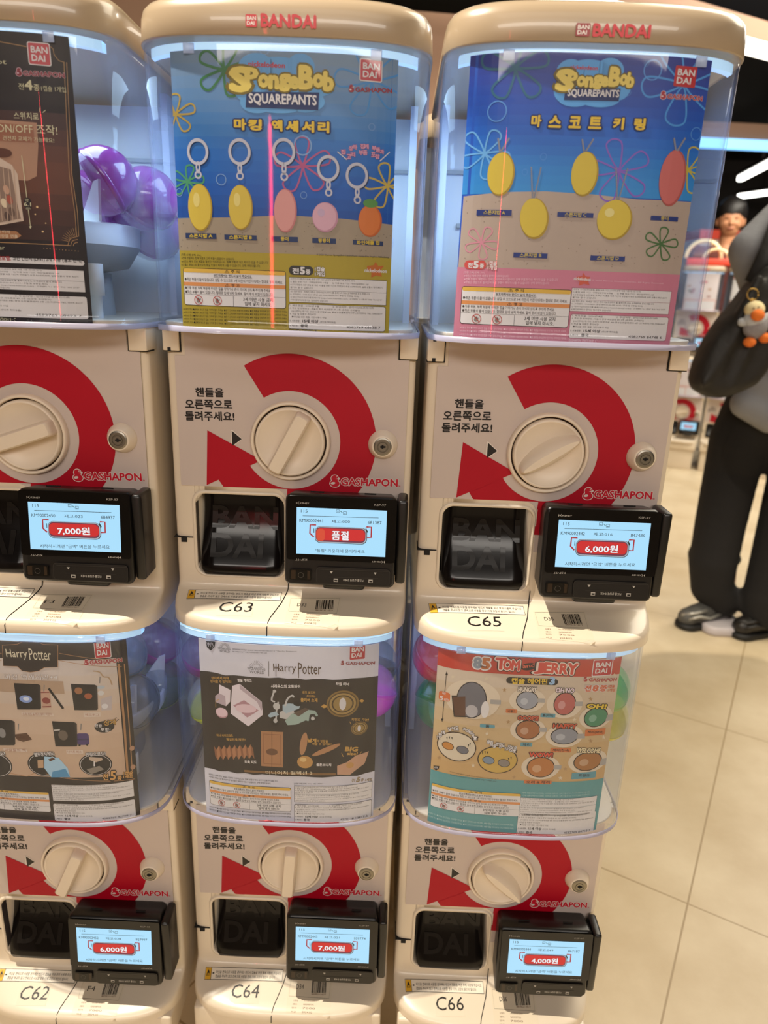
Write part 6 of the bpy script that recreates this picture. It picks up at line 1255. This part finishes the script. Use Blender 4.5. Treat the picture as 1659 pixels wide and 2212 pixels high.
part_('head', lambda b: b.sphere(D(1630, 669, -0.004), 0.027, CRP, 24, 16, (1, 0.9, 0.9))); part_('beak', lambda b: b.sphere(D(1637, 681, -0.032), 0.0185, OP, 20, 12, (1, 0.9, 0.85)))
for u, v in ((1628, 666), (1639, 664)): part_('eye', lambda b: b.sphere(D(u, v, -0.030), 0.0022, mat('eye_dark', '#1a120e', 0.2), 10, 8))
part_('wing', lambda b: limb(b, [(D(1620, 694), 0.014), (D(1603, 696), 0.012)], WP)); part_('wing', lambda b: limb(b, [(D(1646, 692), 0.014), (D(1659, 684), 0.012)], WP))
part_('foot', lambda b: (limb(b, [(D(1622, 720), 0.006), (D(1622, 732), 0.006)], OP), b.sphere(D(1619, 739, -0.010), 0.0165, OP, 20, 12, (1, 1.1, 0.85)))); part_('foot', lambda b: (limb(b, [(D(1647, 715), 0.006), (D(1650, 726), 0.006)], OP), b.sphere(D(1652, 730, -0.010), 0.0165, OP, 20, 12, (1, 1.1, 0.85))))
part_('ring', lambda b: b.tube([D(1626, 636)+Vector((0.0155*cos(2*pi*i/24), 0.003*sin(2*pi*i/24), 0.0155*sin(2*pi*i/24))) for i in range(25)], 0.0016, GD, 8)); part_('clasp', lambda b: limb(b, [(D(1624, 648), 0.005), (D(1626, 658), 0.004)], GD))
# --- far person, only the head in view between the machines
hx = at_y(1578, 478, 4.95); fw = (-0.35, -1, -0.05); hz = hx.z; B0 = Vector((hx.x, 4.95, 0)); sc = hz/1.64
V2 = lambda x, y, z: Vector((B0.x+x, B0.y+y, z*sc))
J2 = dict(pelvis=V2(0, 0.02, 0.95), waist=V2(0, 0.02, 1.1), chest=V2(0, 0.02, 1.30), neck=V2(0, 0.01, 1.48), head=V2(0, 0, 1.64), shL=V2(0.19, 0.02, 1.40), elL=V2(0.25, 0.0, 1.12), wrL=V2(0.22, -0.16, 0.98), shR=V2(-0.19, 0.02, 1.40), elR=V2(-0.25, 0.0, 1.12), wrR=V2(-0.22, -0.16, 0.98), hipL=V2(0.10, 0.02, 0.9), knL=V2(0.11, 0, 0.5), anL=V2(0.12, 0.03, 0.09), toL=V2(0.13, -0.10, 0.04), hipR=V2(-0.10, 0.02, 0.9), knR=V2(-0.11, 0, 0.5), anR=V2(-0.12, 0.03, 0.09), toR=V2(-0.13, -0.10, 0.04))
pf = empty('person', tuple(B0), 'far person with short dark hair, only the face seen above the machines across the aisle', 'person', 'people in the shop')
figure(J2, fw, SKIN, pf); face_bits(J2['head'], fw, pf); h = J2['head']; f_ = Vector(fw).normalized()
b = MB(); b.sphere(h-f_*0.016+Vector((0, 0, 0.060)), 0.108, HAIR, 20, 14, (1, 1, 1.08)); limb(b, [(h-f_*0.05+Vector((0, 0, 0.02)), 0.085), (h-f_*0.045-Vector((0, 0, 0.05)), 0.06)], HAIR)
for k in range(7): a_ = radians(-60+20*k); sd = Vector((-f_.y, f_.x, 0)); limb(b, [(h+f_*0.045*cos(a_)+sd*0.070*sin(a_)+Vector((0, 0, 0.10)), 0.036), (h+f_*0.082*cos(a_)+sd*0.084*sin(a_)+Vector((0, 0, 0.062-0.012*(k % 2))), 0.013)], HAIR)
skinwrap(b, 'hair', pf, 0.010, 2)
DS = mat('dark_red_jumper', '#5a2a22', 0.9); b = MB(); limb(b, [(J2['chest'], 0.155), (J2['waist'], 0.145), (J2['pelvis'], 0.150)], DS); limb(b, [(J2['shL'], 0.085), (J2['shR'], 0.085)], DS)
for k in 'LR': limb(b, [(J2['sh'+k], 0.078), (J2['el'+k], 0.062), (J2['wr'+k], 0.045)], DS)
skinwrap(b, 'jumper', pf, 0.014, 4)
b = MB(); limb(b, [(J2['pelvis'], 0.148), (J2['pelvis']-Vector((0, 0, 0.05)), 0.148)], PT)
for k in 'LR': limb(b, [(J2['hip'+k], 0.112), (J2['kn'+k], 0.082), (J2['an'+k], 0.065)], PT)
skinwrap(b, 'trousers', pf, 0.014, 4)
for k in 'LR':
    b = MB(); limb(b, [(J2['an'+k]-Vector((0, 0, 0.045)), 0.045), (J2['to'+k], 0.036)], BKS); skinwrap(b, 'shoe', pf, 0.012, 3)

# ------------------------------------------------------------------ red light tubes on slim posts on the near side of the shop, mirrored in the canopies
RT = mat('red_light_tube', (1.0, 0.045, 0.06, 1), 0.4, emit=30.0)
for (x, y), lab in (((-0.37, -2.06), 'vertical red light tube on a slim black post behind the viewer'),):
    t = empty('light_post', (x, y, 0), lab, 'lamp'); zc0, zc1 = 0.97, 1.72
    MB().lathe([(0.001, 0.0), (0.12, 0.0), (0.12, 0.012), (0.02, 0.02), (0.012, 0.03), (0.012, 1.80), (0.001, 1.80)], DKM, 'z', (0, -0.03, 0), 24).build('post', t)
    MB().lathe([(0.001, zc0), (0.007, zc0+0.004), (0.007, zc1-0.004), (0.001, zc1)], RT, 'z', n=16).build('tube', t)
    for z in (zc0+0.02, zc1-0.02): MB().box(-0.008, 0.008, -0.035, 0.006, z-0.006, z+0.006, DKM, 0.002).build('bracket', t)
